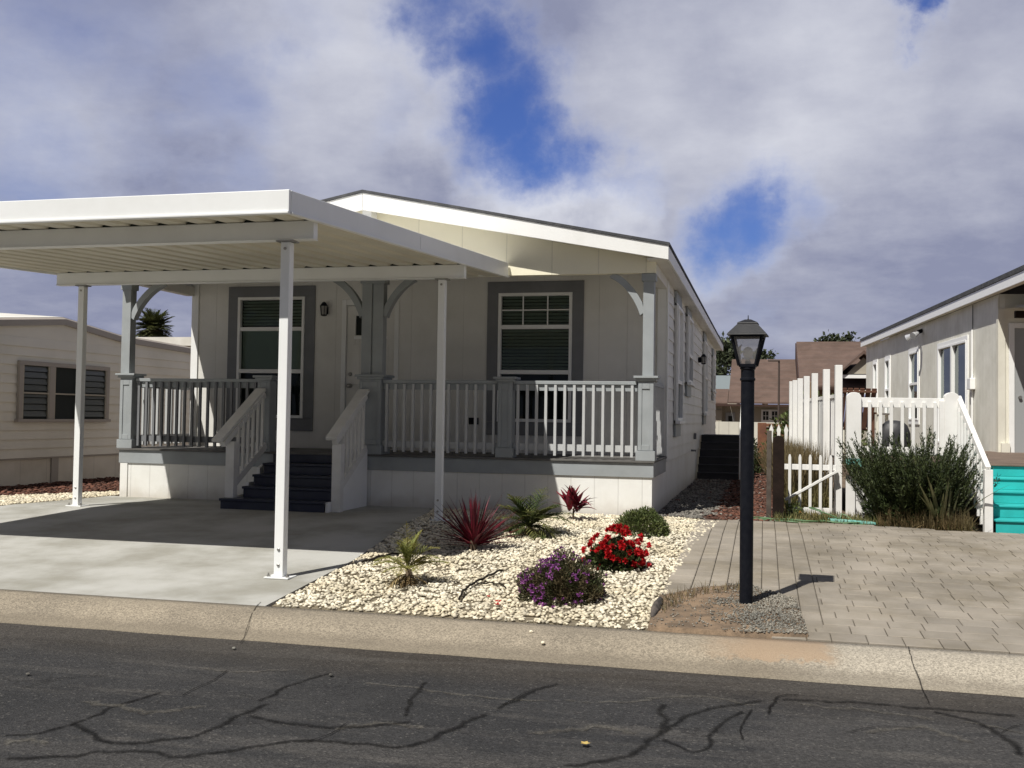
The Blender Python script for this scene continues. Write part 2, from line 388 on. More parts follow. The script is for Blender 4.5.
    def build(s, name, mat, parent=None, bevel=0, smooth=False, origin=None, fixn=True):
        off = Vector(BASE.get(parent.name, (0, 0, 0))) if parent else Vector((0, 0, 0))
        loc = Vector(origin) if origin else off
        me = bpy.data.meshes.new(name)
        me.from_pydata([tuple(Vector(v) - loc) for v in s.v], [], s.f)
        if fixn and len(s.f) < 60000:
            bm = bmesh.new(); bm.from_mesh(me); bmesh.ops.recalc_face_normals(bm, faces=bm.faces); bm.to_mesh(me); bm.free()
        me.materials.append(mat)
        if smooth: me.polygons.foreach_set('use_smooth', [True] * len(me.polygons))
        o = bpy.data.objects.new(name, me); col.objects.link(o)
        if parent:
            o.parent = parent; o.location = loc - off
        else: o.location = loc
        BASE[o.name] = tuple(loc)
        if bevel:
            b = o.modifiers.new('bevel', 'BEVEL'); b.width = bevel; b.segments = 2; b.limit_method = 'ANGLE'
        return o

def tag(o, label=None, cat=None, group=None, kind=None):
    if label: o['label'] = label
    if cat: o['category'] = cat
    if group: o['group'] = group
    if kind: o['kind'] = kind
    return o

def thing(name, label, cat, loc, rotz=0, group=None):
    o = bpy.data.objects.new(name, None); col.objects.link(o)
    o.location = loc; o.rotation_euler = (0, 0, rotz); o.empty_display_size = .2
    BASE[o.name] = (0, 0, 0) if rotz else tuple(loc)
    if rotz: BASE[o.name] = (0, 0, 0)
    return tag(o, label, cat, group)

def copies(proto, places):        # repeats of one part under the same parent
    for p in places:
        c = proto.copy(); col.objects.link(c); c.parent = proto.parent; c.location = p

def poly_sheet(name, poly, dz, mat, step=.5, zf=G, bump=0, kind='structure', build=True, smooth=False):
    bm = bmesh.new()
    f = bm.faces.new([bm.verts.new((x, y, 0)) for x, y in poly])
    xs = [p[0] for p in poly]; ys = [p[1] for p in poly]
    def cuts(lo, hi, n):
        k = math.floor(lo / step) + 1
        while k * step < hi:
            yield k * step; k += 1
    for y in list(cuts(min(ys), max(ys), 1)) + [6.97, 11.47]:
        bmesh.ops.bisect_plane(bm, geom=bm.verts[:] + bm.edges[:] + bm.faces[:], plane_co=(0, y, 0), plane_no=(0, 1, 0))
    for x in cuts(min(xs), max(xs), 0):
        bmesh.ops.bisect_plane(bm, geom=bm.verts[:] + bm.edges[:] + bm.faces[:], plane_co=(x, 0, 0), plane_no=(1, 0, 0))
    for v in bm.verts:
        v.co.z = zf(v.co.x, v.co.y) + dz
        if bump: v.co.z += bump * (mnoise.noise((v.co.x * 3, v.co.y * 3, 1)) + .5 * mnoise.noise((v.co.x * 9, v.co.y * 9, 4)))
    be = [e for e in bm.edges if len(e.link_faces) == 1]
    ex = bmesh.ops.extrude_edge_only(bm, edges=be)
    for v in ex['geom']:
        if isinstance(v, bmesh.types.BMVert): v.co.z -= .09
    bmesh.ops.recalc_face_normals(bm, faces=bm.faces)
    me = bpy.data.meshes.new(name); bm.to_mesh(me); bm.free()
    me.materials.append(mat)
    if smooth: me.polygons.foreach_set('use_smooth', [True] * len(me.polygons))
    o = bpy.data.objects.new(name, me); col.objects.link(o)
    if kind: o['kind'] = kind
    return o

def inside(p, poly):
    c = False; n = len(poly); x, y = p
    for i in range(n):
        x0, y0 = poly[i]; x1, y1 = poly[i - 1]
        if (y0 > y) != (y1 > y) and x < (x1 - x0) * (y - y0) / (y1 - y0) + x0: c = not c
    return c

def ico():
    bm = bmesh.new(); bmesh.ops.create_icosphere(bm, subdivisions=1, radius=1)
    v = [v.co.copy() for v in bm.verts]; f = [tuple(w.index for w in q.verts) for q in bm.faces]; bm.free()
    return v, f
ICO = ico()
def scatter(name, poly, n, size, mat, flat=.6, lift=.3, seed=1, avoid=(), kind='stuff', zf=G, dens=None, parent=None):
    r = random.Random(seed); V = []; Fc = []
    xs = [p[0] for p in poly]; ys = [p[1] for p in poly]; k = 0; tries = 0
    iv, iF = ICO
    while k < n and tries < n * 12:
        tries += 1
        x = r.uniform(min(xs), max(xs)); y = r.uniform(min(ys), max(ys))
        if not inside((x, y), poly) or any((x - a) ** 2 + (y - b) ** 2 < c * c for a, b, c in avoid): continue
        if dens and r.random() > dens(x, y): continue
        s = r.uniform(*size); rot = Matrix.Rotation(r.uniform(0, 6.28), 3, 'Z') @ Matrix.Rotation(r.uniform(-.6, .6), 3, 'X')
        sx, sy, sz = s * r.uniform(.75, 1.35), s * r.uniform(.6, 1), s * flat * r.uniform(.7, 1.2)
        c = Vector((x, y, zf(x, y) + sz * lift + r.uniform(0, s * .35)))
        o = len(V)
        for v in iv:
            j = 1 + r.uniform(-.26, .26)
            V.append(tuple(c + rot @ Vector((v.x * sx * j, v.y * sy * j, v.z * sz * j))))
        Fc += [tuple(i + o for i in f) for f in iF]; k += 1
    me = bpy.data.meshes.new(name); me.from_pydata(V, [], Fc); me.materials.append(mat)
    me.polygons.foreach_set('use_smooth', [True] * len(me.polygons))
    o = bpy.data.objects.new(name, me); col.objects.link(o); o['kind'] = kind
    return o

# ---------------------------------------------------------------- ground, road, kerb
gr = MB().add([(-600, -600, -.08), (600, -600, -.08), (600, 6.7, -.08), (-600, 6.7, -.08), (-600, 6.96, .085), (600, 6.96, .085), (-600, 11.47, .275), (600, 11.47, .275), (-600, 900, .275), (600, 900, .275)],
              [(0, 1, 2, 3), (3, 2, 5, 4), (4, 5, 7, 6), (6, 7, 9, 8)]).build('ground', m_soil); gr['kind'] = 'structure'
rd = MB().add([(-150, -4, 0), (150, -4, 0), (150, 6.44, 0), (-150, 6.44, 0)], [(0, 1, 2, 3)]).build('road', m_asphalt); rd['kind'] = 'structure'

def kerb():
    prof = [(6.41, -.05), (6.41, .006), (6.50, .018), (6.58, .040), (6.66, .078), (6.72, .104), (6.78, .116), (6.88, .122), (6.975, .124), (6.975, -.05)]
    mb = MB(); xs = [-60, -30] + [-14 + .25 * i for i in range(80)] + [12, 40, 60]
    n = len(prof); vs = []
    for i, x in enumerate(xs):
        for j, (y, z) in enumerate(prof):
            w = 0 if j in (0, n - 1) else .006 * mnoise.noise((x * 1.7, j * .6, 3))
            e = .02 * mnoise.noise((x * 2.3, 0, 7)) if j in (0, 1) else 0
            vs.append((x, y + w + e, z + w * .4))
    fs = []
    for i in range(len(xs) - 1):
        for j in range(n - 1): fs.append((i * n + j, (i + 1) * n + j, (i + 1) * n + j + 1, i * n + j + 1))
    o = mb.add(vs, fs).build('kerb', m_kerb); o['kind'] = 'structure'
    me = o.data; me.polygons.foreach_set('use_smooth', [True] * len(me.polygons))
kerb()
MB().box(-150, 150, -4.6, -4, -.05, .12).build('kerb', m_kerb)['kind'] = 'structure'
MB().add([(-150, -4.6, .1), (150, -4.6, .1), (150, -60, .1), (-150, -60, .1)], [(0, 1, 2, 3)]).build('verge', m_concrete)['kind'] = 'structure'

EDGE = {}
def ribbon(mb, pts, w, zf, dz, jitter=.25, sub=14):
    P = [Vector((p[0], p[1])) for p in pts]; Q = []
    for i in range(len(P) - 1):        # Catmull-Rom
        a, b, c, d = P[max(i - 1, 0)], P[i], P[i + 1], P[min(i + 2, len(P) - 1)]
        for k in range(sub):
            t = k / sub
            Q.append(.5 * ((2 * b) + (c - a) * t + (2 * a - 5 * b + 4 * c - d) * t * t + (3 * b - a - 3 * c + d) * t ** 3))
    Q.append(P[-1]); vs = []; fs = []; ed = EDGE.setdefault(id(mb), [])
    for i, q in enumerate(Q):
        d = (Q[min(i + 1, len(Q) - 1)] - Q[max(i - 1, 0)]).normalized(); nn = Vector((-d.y, d.x))
        ww = w * (1 + jitter * mnoise.noise((q.x * 5, q.y * 5, 2))) * 1.5
        wob = nn * (mnoise.noise((q.x * 7, q.y * 7, 1)) * .5 + mnoise.noise((q.x * 22, q.y * 22, 5)) * .25) * w
        en = min(1, i / 3, (len(Q) - 1 - i) / 3)
        for s, e in ((.5, 0), (0, 1), (-.5, 0)):
            p = q + wob + nn * ww * s; vs.append((p.x, p.y, zf(p.x, p.y) + dz)); ed.append(e * en)
    for i in range(len(Q) - 1):
        a = 3 * i; fs += [(a, a + 1, a + 4, a + 3), (a + 1, a + 2, a + 5, a + 4)]
    mb.add(vs, fs)
def stain(mb, name, mat):
    o = mb.build(name, mat, fixn=False); o['kind'] = 'structure'
    at = o.data.attributes.new('edge', 'FLOAT', 'POINT'); at.data.foreach_set('value', EDGE[id(mb)])
    return o
flat = lambda x, y: 0
seal = MB(); seal_i = 0
for w, px in ((0.040, [(0, 737), (40, 733), (80, 722), (115, 707), (165, 692)]),
              (0.046, [(72, 722), (108, 743), (160, 741), (200, 735), (240, 716), (270, 703)]),
              (0.037, [(258, 703), (285, 688), (332, 672)]),
              (0.046, [(0, 760), (60, 757), (140, 751), (180, 757), (250, 748), (310, 741), (400, 747), (440, 735), (492, 712)]),
              (0.031, [(405, 718), (412, 700), (428, 681)]),
              (0.046, [(560, 767), (626, 757), (653, 740), (663, 720), (658, 703)]),
              (0.031, [(660, 738), (690, 752), (708, 747), (712, 732), (745, 710)]),
              (0.050, [(930, 712), (972, 722), (1004, 738), (1024, 758)]),
              (0.043, [(772, 700), (850, 703), (940, 710), (1024, 717)])):
    ribbon(seal, [gpt(x, y, 0)[:2] for x, y in px], w * 1.25, flat, .003 + .0003 * (seal_i := seal_i + 1))
for w, px in ((.05, [(655, 738), (700, 712), (770, 700)]), (.045, [(490, 712), (540, 690), (560, 684)]),
              (.05, [(240, 716), (330, 728), (420, 722)]), ):
    ribbon(seal, [gpt(x, y, 0)[:2] for x, y in px], w, flat, .003 + .0003 * (seal_i := seal_i + 1))
stain(seal, 'road_crack_seal', m_seal)
wear = MB(); wear_i = 0
for w, px in ((.06, [(360, 683), (410, 688), (470, 696), (560, 703)]), (.07, [(640, 700), (700, 697), (760, 707)]), (.09, [(790, 704), (880, 712), (940, 722)]), (.06, [(960, 722), (1000, 728), (1024, 735)]),
              (.10, [(330, 730), (380, 724), (430, 728)]), (.06, [(560, 700), (600, 703), (660, 700)]), (.14, [(0, 745), (30, 740), (60, 742)]), (.12, [(520, 735), (600, 728), (640, 735)]), (.10, [(860, 735), (920, 728), (980, 745)]),
              (.07, [(190, 668), (250, 672), (300, 668)]), (.12, [(80, 700), (150, 712), (210, 705)])):
    ribbon(wear, [gpt(x, y, 0)[:2] for x, y in px], w, flat, .0025 + .0001 * (wear_i := wear_i + 1))
stain(wear, 'road_wear', m_wear)
cr = MB()
for w, px in ((.022, [(768, 716), (772, 706), (780, 697), (800, 696)]), (.014, [(744, 742), (741, 728), (748, 716), (752, 710)]),
              (.012, [(180, 698), (196, 689), (214, 681), (228, 670)]), (.012, [(500, 708), (525, 694), (545, 688)]), (.01, [(1000, 735), (1012, 728), (1024, 726)]),
              (.010, [(20, 690), (60, 680), (110, 676)]), (.012, [(300, 745), (330, 735), (350, 722)]), (.01, [(840, 735), (880, 728), (930, 730)])):
    ribbon(cr, [gpt(x, y, 0)[:2] for x, y in px], w * 1.1, flat, .0082)
kz = lambda x, y: .0 + max(.006, min(.125, .006 + (y - 6.45) * .36 if y < 6.72 else .104 + (y - 6.72) * .09))
for px in ([(908, 652), (912, 662), (921, 672), (926, 682), (930, 689)], [(262, 606), (256, 612), (246, 624), (240, 632)]):
    ribbon(cr, [gpt(x, y, .09)[:2] for x, y in px], .011, kz, .006)
stain(cr, 'road_crack', m_line)
# lot surfaces -------------------------------------------------------------
XL, XR, YF, YW = -9.0, -1.347, 13.03, 14.74
drive_poly = [(-14, 6.977), (-3.56, 6.977), (-3.66, 8.92), (-4.15, 12.57), (-4.3, 13.1), (-9.15, 13.1), (-9.3, 12.0), (-9.55, 10.95), (-14, 10.2)]
poly_sheet('driveway', drive_poly, .006, m_concrete, 1.0)
bed_poly = [(-3.52, 7.0), (-.73, 7.0), (-.73, 9.2), (-.64, 11.0), (-.50, 12.6), (-.95, 12.98), (-1.34, 13.0), (-4.22, 13.0), (-4.1, 12.4), (-3.64, 8.92)]
poly_sheet('gravel_bed', bed_poly, 0, m_stonebed, .3, bump=.012)
bushes_avoid = [(-1.5, 7.95, .22), (-1.25, 9.2, .12)]
tag(scatter('gravel', bed_poly, 18500, (.010, .0225), m_stone, .62, .5, 3, avoid=bushes_avoid), 'cream decorative stones covering the planted bed in front of the porch', 'gravel')
strip_poly = [(-16, 10.1), (-9.6, 10.98), (-9.25, 12.1), (-9.1, 13.3), (-9.6, 13.7), (-10.6, 12.5), (-16, 10.6)]
strip_poly = [(-13, 10.35), (-9.55, 10.98), (-9.28, 12.05), (-9.1, 13.6), (-9.55, 13.75), (-10.4, 12.4), (-13, 12.2)]
poly_sheet('gravel_strip', strip_poly, .004, m_stonebed, .5, bump=.01)
tag(scatter('gravel', strip_poly, 6000, (.016, .028), m_stone, .6, .5, 5), 'cream stones along the far left edge of the driveway', 'gravel')
mul_poly = [(-13.2, 12.25), (-10.4, 12.42), (-9.55, 13.75), (-9.05, 15.0), (-9.05, 22), (-11.45, 22), (-11.62, 13.9), (-13.2, 13.8)]
poly_sheet('mulch_bed', mul_poly, .002, m_mulchb, .5, bump=.02)
tag(scatter('mulch', mul_poly, 3500, (.018, .05), m_mulch, .3, .8, 6, dens=lambda x, y: 1 if y < 16.5 else .2), 'red brown mulch beside the beige neighbouring home', 'mulch')
path_poly = [(-1.33, 13.02), (-.95, 13.0), (-.5, 12.86), (.12, 12.9), (.25, 13.3), (.3, 14.4), (0.0, 32), (-1.33, 32)]
poly_sheet('side_path', path_poly, .002, m_mulchb, .5, bump=.01)
tag(scatter('mulch', path_poly, 4200, (.015, .04), m_mulch, .35, .8, 8, dens=lambda x, y: (1 if x > -.62 + .12 * mnoise.noise((x * 2, y * 3, 0)) else .03) * (1 if y < 18 else .4)), 'red brown mulch along the side path right of the white home', 'mulch')
tag(scatter('gravel', path_poly, 5200, (.012, .026), m_grav2, .7, .6, 9, dens=lambda x, y: (1 if x < -.62 + .3 * mnoise.noise((x * 2, y * 3, 0)) else .05) * (1 if y < 18 else .35)), 'grey gravel along the base of the white home by the black side steps', 'gravel')
shade_poly = [(-4.1, 9.5), (-3.0, 9.3), (-2.55, 10.2), (-3.0, 11.6), (-3.3, 12.9), (-4.2, 12.9)]
dirt_poly = [(-.75, 6.985), (.0, 6.98), (.29, 7.03), (.27, 7.5), (.24, 8.1), (-.14, 8.6), (-.5, 8.4), (-.77, 8.0)]
poly_sheet('dirt_patch', dirt_poly, .030, m_dirt, .06, bump=.014, smooth=True)
tag(scatter('gravel', dirt_poly, 3600, (.004, .0095), m_pebble, .7, .8, 11, zf=lambda x, y: G(x, y) + .034, dens=lambda x, y: max(.04, min(1, 1.0 - abs(x - .12) * 2.2 + .5 * mnoise.noise((x * 4, y * 4, 0))))), 'fine grey gravel around the foot of the lamp post', 'gravel')

# pavers --------------------------------------------------------------------
pave_poly = [(-.76, 7.5), (-.76, 12.8), (.25, 12.92), (1.0, 12.95), (2.3, 12.55), (9, 12.3), (9, 6.978), (.0, 6.978), (-.1, 7.5)]
poly_sheet('paver_base', pave_poly, .0, m_joint, 1.0)
def pavers():
    mb = MB(); r = random.Random(4)
    def stone(x0, x1, y0, y1):
        cx, cy = (x0 + x1) / 2, (y0 + y1) / 2
        ins = [inside(p, pave_poly) for p in ((cx, cy), (x0, y0), (x1, y0), (x0, y1), (x1, y1))]
        if not ins[0] or x0 < -.78: return
        g = .0028; b = .006; h = .016 + r.uniform(-.002, .002); tl = [r.uniform(-.0012, .0012) for _ in range(4)]
        a = [(x0 + g, y0 + g), (x1 - g, y0 + g), (x1 - g, y1 - g), (x0 + g, y1 - g)]
        c = [(x0 + g + b, y0 + g + b), (x1 - g - b, y0 + g + b), (x1 - g - b, y1 - g - b), (x0 + g + b, y1 - g - b)]
        vs = [(x, y, G(x, y) - .005) for x, y in a] + [(x, y, G(x, y) + h - .004) for x, y in a] + [(x, y, G(x, y) + h + t) for (x, y), t in zip(c, tl)]
        mb.add(vs, [(8, 9, 10, 11)] + [(i, (i + 1) % 4, 4 + (i + 1) % 4, 4 + i) for i in range(4)] + [(4 + i, 4 + (i + 1) % 4, 8 + (i + 1) % 4, 8 + i) for i in range(4)])
    # soldier courses by the gravel bed, running bond beyond
    xe = [-.77, -.56] + [-.56 + .138 * (i + 1) for i in range(7)]
    for i in range(8):
        y = 7.4 - (i % 2) * .11 - r.uniform(0, .04); l = .23 if i else .3
        while y < 13.2: stone(xe[i], xe[i + 1], y, y + l); y += l
    j = 0; y = 6.98
    while y < 13.2:
        x = xe[-1] - (j % 2) * .11 - r.uniform(0, .03) if y > 7.3 else -.1
        while x < 8.9:
            x1 = x + (.225 if r.random() > .3 else .155)
            stone(max(x, xe[-1] if y > 7.3 else -.1), x1, y, y + .215); x = x1
        y += .215; j += 1
    o = mb.build('paver_driveway', m_paver, fixn=False); o['kind'] = 'structure'
pavers()

# ---------------------------------------------------------------- white manufactured home
home = thing('manufactured_home', 'white manufactured home with grey trimmed covered porch and navy front steps behind the carport', 'house', ((XL + XR) / 2, YF, .31))
XM = (XL + XR) / 2
ZB, ZFLOOR, ZCEIL, ZHEAD = .31, 1.01, 3.66, 3.395
YB = 30.2
def wallgrid(mb, u0, u1, z0, z1, holes, w0, w1):
    us = sorted({u0, u1, *[h[0] for h in holes], *[h[1] for h in holes]}); zs = sorted({z0, z1, *[h[2] for h in holes], *[h[3] for h in holes]})
    for i in range(len(us) - 1):
        for j in range(len(zs) - 1):
            cu, cz = (us[i] + us[i + 1]) / 2, (zs[j] + zs[j + 1]) / 2
            if any(h[0] < cu < h[1] and h[2] < cz < h[3] for h in holes): continue
            mb.box(us[i], us[i + 1], w0, w1, zs[j], zs[j + 1])
W1 = (-8.094, -6.95, 1.47, 3.365); W2 = (-3.838, -2.726, 1.47, 3.372); DR = (-6.33, -5.40, 1.03, 3.31)
mb = MB(); wallgrid(mb, XL + .1, XR - .03, ZB, ZCEIL, [W1, W2, DR], YW, YW + .12)
mb.build('front_wall', m_wall, home)
mb = MB().box(XL + .1, XL + .2, YW + .123, YB, .95, 3.60); mb.build('side_wall', m_lap, home)
def laps(mb, y0, y1, z0, z1, x, out, h=.178):
    z = z0
    while z < z1 - .01:
        t = min(z + h, z1)
        mb.add([(x, y0, z), (x + out * .018, y0, z), (x + out * .004, y0, t), (x, y0, t), (x, y1, z), (x + out * .018, y1, z), (x + out * .004, y1, t), (x, y1, t)],
               [(0, 1, 2, 3), (7, 6, 5, 4), (0, 4, 5, 1), (1, 5, 6, 2), (2, 6, 7, 3), (3, 7, 4, 0)]); z += h
mb = MB().box(XR - .13, XR - .022, YW + .123, YB, .93, 3.62); laps(mb, YW + .1, YB, .93, 3.54, XR - .02, 1)
mb.build('side_wall', m_lap, home)
MB().box(XL + .1, XR - .13, YB - .1, YB - .003, .31, 3.6).build('rear_wall', m_wall, home)
MB().box(XR - .015, XR + .012, YW - .03, YW + .10, 1.02, 3.52).build('corner_board', m_white, home, .004)
MB().box(XR - .14, XR - .017, YW - .03, YW - .002, 1.02, 3.6).build('corner_board', m_white, home, .004)
MB().box(XL + .09, XL + .21, YW - .025, YW - .002, 1.02, 3.6).build('corner_board', m_white, home, .004)
# skirting
mb = MB().box(XL + .02, XR - .02, YF + .02, YF + .06, ZB - .05, .80); mb.build('skirting', m_skirt, home)
mb = MB().box(XR - .06, XR - .022, YF + .063, YB, ZB - .05, .925); mb.build('skirting', m_skirt, home)
MB().box(XL + .022, XL + .06, YF + .063, YB, ZB - .05, .945).build('skirting', m_skirt, home)
MB().box(XL + .022, XL + .14, YF + .004, YF + .022, ZB - .03, .80).build('skirt_trim', m_skirt, home, .003)
# porch floor + rim band
mb = MB()
x = XL - .01; w = (XR + .02 - XL) / 54
for i in range(14): mb.box(XL - .012, XR + .012, YF - .025 + i * .125, YF - .025 + i * .125 + .119, .985, 1.01)
mb.build('porch_floor', m_floor, home, .003)
mb = MB().box(XL, XR, YF, YF + .03, .80, .983).box(XR - .035, XR + .001, YF + .033, YW - .05, .80, .983).box(XL, XL + .035, YF + .033, YW - .05, .80, .983)
mb.build('rim_band', m_gray, home, .004)
# roof
XMR = XM - .055; XE = 4.065; ZP = 4.545; ZE = 3.735; RY = 12.77
def roofz(x): return ZP - (ZP - ZE) * abs(x - XMR) / XE
th = .035
roof = MB()
for s, XE_, ZE_ in ((-1, 3.87, ZP - (ZP - ZE) * 3.87 / XE), (1, XE, ZE)):
    roof.prism([(XMR, ZP - th), (XMR, ZP), (XMR + s * (XE_ + .012), ZE_ - .003), (XMR + s * (XE_ + .012), ZE_ - .003 - th)], RY - .015, YB + .25)
roof = roof.build('roof', m_shingle, home)
for s, XE_, ZE_ in ((-1, 3.87, ZP - (ZP - ZE) * 3.87 / XE), (1, XE, ZE)):
    mb = MB().prism([(XMR + s * .002, ZP - th - .003), (XMR + s * .002, ZP - th - .235), (XMR + s * XE_, ZE_ - th - .18), (XMR + s * XE_, ZE_ - th - .003)], RY, RY + .035)
    mb.build('rake_board', m_white, home, .003)
for s, XE_, ZE_ in ((-1, 3.87, ZP - (ZP - ZE) * 3.87 / XE), (1, XE, ZE)):
    x = XMR + s * XE_
    MB().box(min(x, x - s * .03), max(x, x - s * .03), RY + .037, YB + .2, ZE_ - .205, ZE_ - th - .008).build('eave_fascia', m_white, home, .003)
    a, b = XMR + s * (XE_ - .035), XMR + s * ((XR - XL) / 2 - .03)
    MB().box(min(a, b), max(a, b), RY + .04, YB, 3.535, 3.55).build('soffit', m_wall, home)
mb = MB().prism([(XL, ZHEAD), (XR, ZHEAD), (XR, roofz(XR) - th - .01), (XMR, ZP - th - .01), (XL, roofz(XL) - th - .01)], YF, YF + .1)
mb.build('gable_wall', m_gable, home)
MB().box(XMR - .02, XMR + .11, RY + .05, YF - .004, 4.10, 4.30).build('ridge_beam', m_white, home, .004)
MB().box(XR - .14, XR - .002, YF + .103, YW - .035, ZHEAD, 3.534).build('porch_header', m_wall, home, .004)
MB().box(XL + .002, XL + .14, YF + .103, YW - .035, ZHEAD, 3.534).build('porch_header', m_wall, home, .004)
MB().box(XL + .145, XR - .145, YF + .103, YW - .003, ZCEIL, ZCEIL + .03).build('porch_ceiling', m_wall, home)

# windows ---------------------------------------------------------------
def window(parent, xf, u0, u1, z0, z1, sm=.17, smat=None, split=(.66, .385), grid=True, deep=.10, blind=True, local=False, gl=None, open_back=True, sill=False, frame=m_white, label=None, rm=-.005, blo=0):
    smat = smat or m_grayd
    mk = lambda: MB(xf)
    if sm:
        a, b, c, d = u0 - sm, u1 + sm, z0 - sm * 1.15, z1 + sm
        s = mk().box(a, b, .0, .022, z1 + .001, d).box(a, b, 0, .022, c, z0 - .001).box(a, u0 - .001, 0, .0215, z0, z1).box(u1 + .001, b, 0, .0215, z0, z1)
        w = s.build('window', smat, parent, .003)
    else:
        w = mk().box(u0 - .03, u1 + .03, 0, .012, z1, z1 + .03).box(u0 - .03, u1 + .03, 0, .012, z0 - .03, z0).box(u0 - .03, u0, 0, .012, z0, z1).box(u1, u1 + .03, 0, .012, z0, z1).build('window', smat, parent)
    if label: w['label'] = label
    fw = .045; H = z1 - z0
    f = mk().box(u0, u0 + fw, -.05, .034, z0, z1).box(u1 - fw, u1, -.05, .034, z0, z1).box(u0 + fw, u1 - fw, -.05, .034, z1 - fw, z1).box(u0 + fw, u1 - fw, -.05, .034, z0, z0 + fw)
    for i, q in enumerate(split): f.box(u0 + fw, u1 - fw, -.045, .026, z0 + H * q - .03, z0 + H * q + .03)
    if grid:
        for q in (1 / 3, 2 / 3): f.box(u0 + (u1 - u0) * q - .009, u0 + (u1 - u0) * q + .009, -.02, .004, z0 + H * split[0] + .03, z1 - fw)
        zz = (z0 + H * split[0] + z1) / 2
        f.box(u0 + fw, u1 - fw, -.0195, .0035, zz - .009, zz + .009)
    if sill: f.box(u0 - .05, u1 + .05, .0, .07, z0 - .05, z0 - .002)
    f.build('frame', frame, w, .003)
    mk().add([(u0 + fw, -.03, z0 + fw), (u1 - fw, -.03, z0 + fw), (u1 - fw, -.03, z1 - fw), (u0 + fw, -.03, z1 - fw)], [(0, 1, 2, 3)]).build('pane', gl or m_glass, w)
    if blind:
        b = mk(); z = z0 + H * blo + .04; i = 0
        while z < z1 - .06:
            if not any(abs(z - (z0 + H * q)) < .0 for q in split):
                b.add([(u0 + .05, -.075, z), (u1 - .05, -.075, z), (u1 - .05, -.048 , z + .036), (u0 + .05, -.048, z + .036)], [(0, 1, 2, 3)])
            z += .05; i += 1
        b.build('blind', m_blind, w)
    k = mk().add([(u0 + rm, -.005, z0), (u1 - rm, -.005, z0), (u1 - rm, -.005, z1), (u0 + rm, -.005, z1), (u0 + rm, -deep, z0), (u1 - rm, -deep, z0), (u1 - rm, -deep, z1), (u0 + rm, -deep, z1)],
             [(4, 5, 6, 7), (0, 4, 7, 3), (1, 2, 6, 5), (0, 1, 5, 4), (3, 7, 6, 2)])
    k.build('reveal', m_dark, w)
    return w
xf_front = lambda u, w, z: (u, YW - w, z)
w1 = window(home, xf_front, *W1, split=(.735, .385), blind=True, blo=.745, grid=False)
MB(xf_front).add([(W1[0] + .05, -.062, 2.20), (W1[1] - .05, -.062, 2.20), (W1[1] - .05, -.062, 2.84), (W1[0] + .05, -.062, 2.84)], [(0, 1, 2, 3)]).build('roller_shade', m_blind, w1)
window(home, xf_front, *W2, split=(.735, .385), blind=True, blo=.385)
def side_window(u0, u1, z0, z1, sp):
    xf = lambda u, w, z: (XR + .03 + (w if w > 0 else w * .7), u, z)
    w = window(home, xf, u0, u1, z0, z1, sm=0, rm=.006, split=(sp,), deep=.042, blind=False, grid=False, sill=True, smat=m_white)
    MB(xf).box(u0 - .02, u1 + .02, -.045, .0, z1 + .032, min(z1 + .22, 3.53)).build('head_block', m_gray, w, .003)
    MB(xf).box(u0 + .0, u1 - .0, -.045, .0, z0 - .25, z0 - .055).build('sill_block', m_gray, w, .003)
    zs = z0 + (z1 - z0) * sp
    MB(xf).add([(u0 + .04, -.026, zs), (u1 - .04, -.026, zs), (u1 - .04, -.026, z1 - .04), (u0 + .04, -.026, z1 - .04)], [(0, 1, 2, 3)]).build('roller_shade', m_white, w)
side_window(15.95, 16.95, 1.52, 3.30, .34)
side_window(18.3, 19.35, 2.2, 3.36, .42)
side_window(23.5, 24.5, 1.68, 3.3, .5)
side_window(27.6, 28.3, 2.3, 3.2, .5)

# front door
d = MB().box(DR[0], DR[0] + .07, YW - .02, YW + .06, DR[2], DR[3]).box(DR[1] - .07, DR[1], YW - .02, YW + .06, DR[2], DR[3]).box(DR[0] + .07, DR[1] - .07, YW - .02, YW + .06, DR[3] - .09, DR[3]).build('door', m_white, home, .004)
u0, u1 = DR[0] + .075, DR[1] - .075
mb = MB(); wallgrid(mb, u0, u1, DR[2] + .02, DR[3] - .095, [(u0 + .14, u1 - .14, 2.76, 3.06)], YW + .02, YW + .055)
for a, b in ((1.16, 1.9), (2.0, 2.62)):
    for c in (u0 + .1, u0 + .43): mb.box(c, c + .25, YW + .008, YW + .0195, a, b)
mb.build('leaf', m_wall, d, .003)
mb = MB().add([(u0 + .14, YW + .04, 2.76), (u1 - .14, YW + .04, 2.76), (u1 - .14, YW + .04, 3.06), (u0 + .14, YW + .04, 3.06)], [(0, 1, 2, 3)]); mb.build('pane', m_dark, d)
mb = MB().box(u0 + .12, u1 - .12, YW + .004, YW + .018, 2.70, 2.745).build('window_ledge', m_white, d)
mb = MB().lathe((0, 0, 0), [(.035, 0), (.035, .02), (.018, .025), (.018, .05), (.033, .06), (.033, .085), (.015, .095)], 14)
mb.v = [(u0 + .07 + x, YW + .02 - z, 1.98 + y) for x, y, z in mb.v]
mb.build('handle', m_bolt, d, smooth=True)
mb = MB().lathe((0, 0, 0), [(.03, 0), (.03, .02), (.02, .03)], 14)
mb.v = [(u0 + .07 + x, YW + .02 - z, 2.16 + y) for x, y, z in mb.v]
mb.build('deadbolt', m_bolt, d, smooth=True)
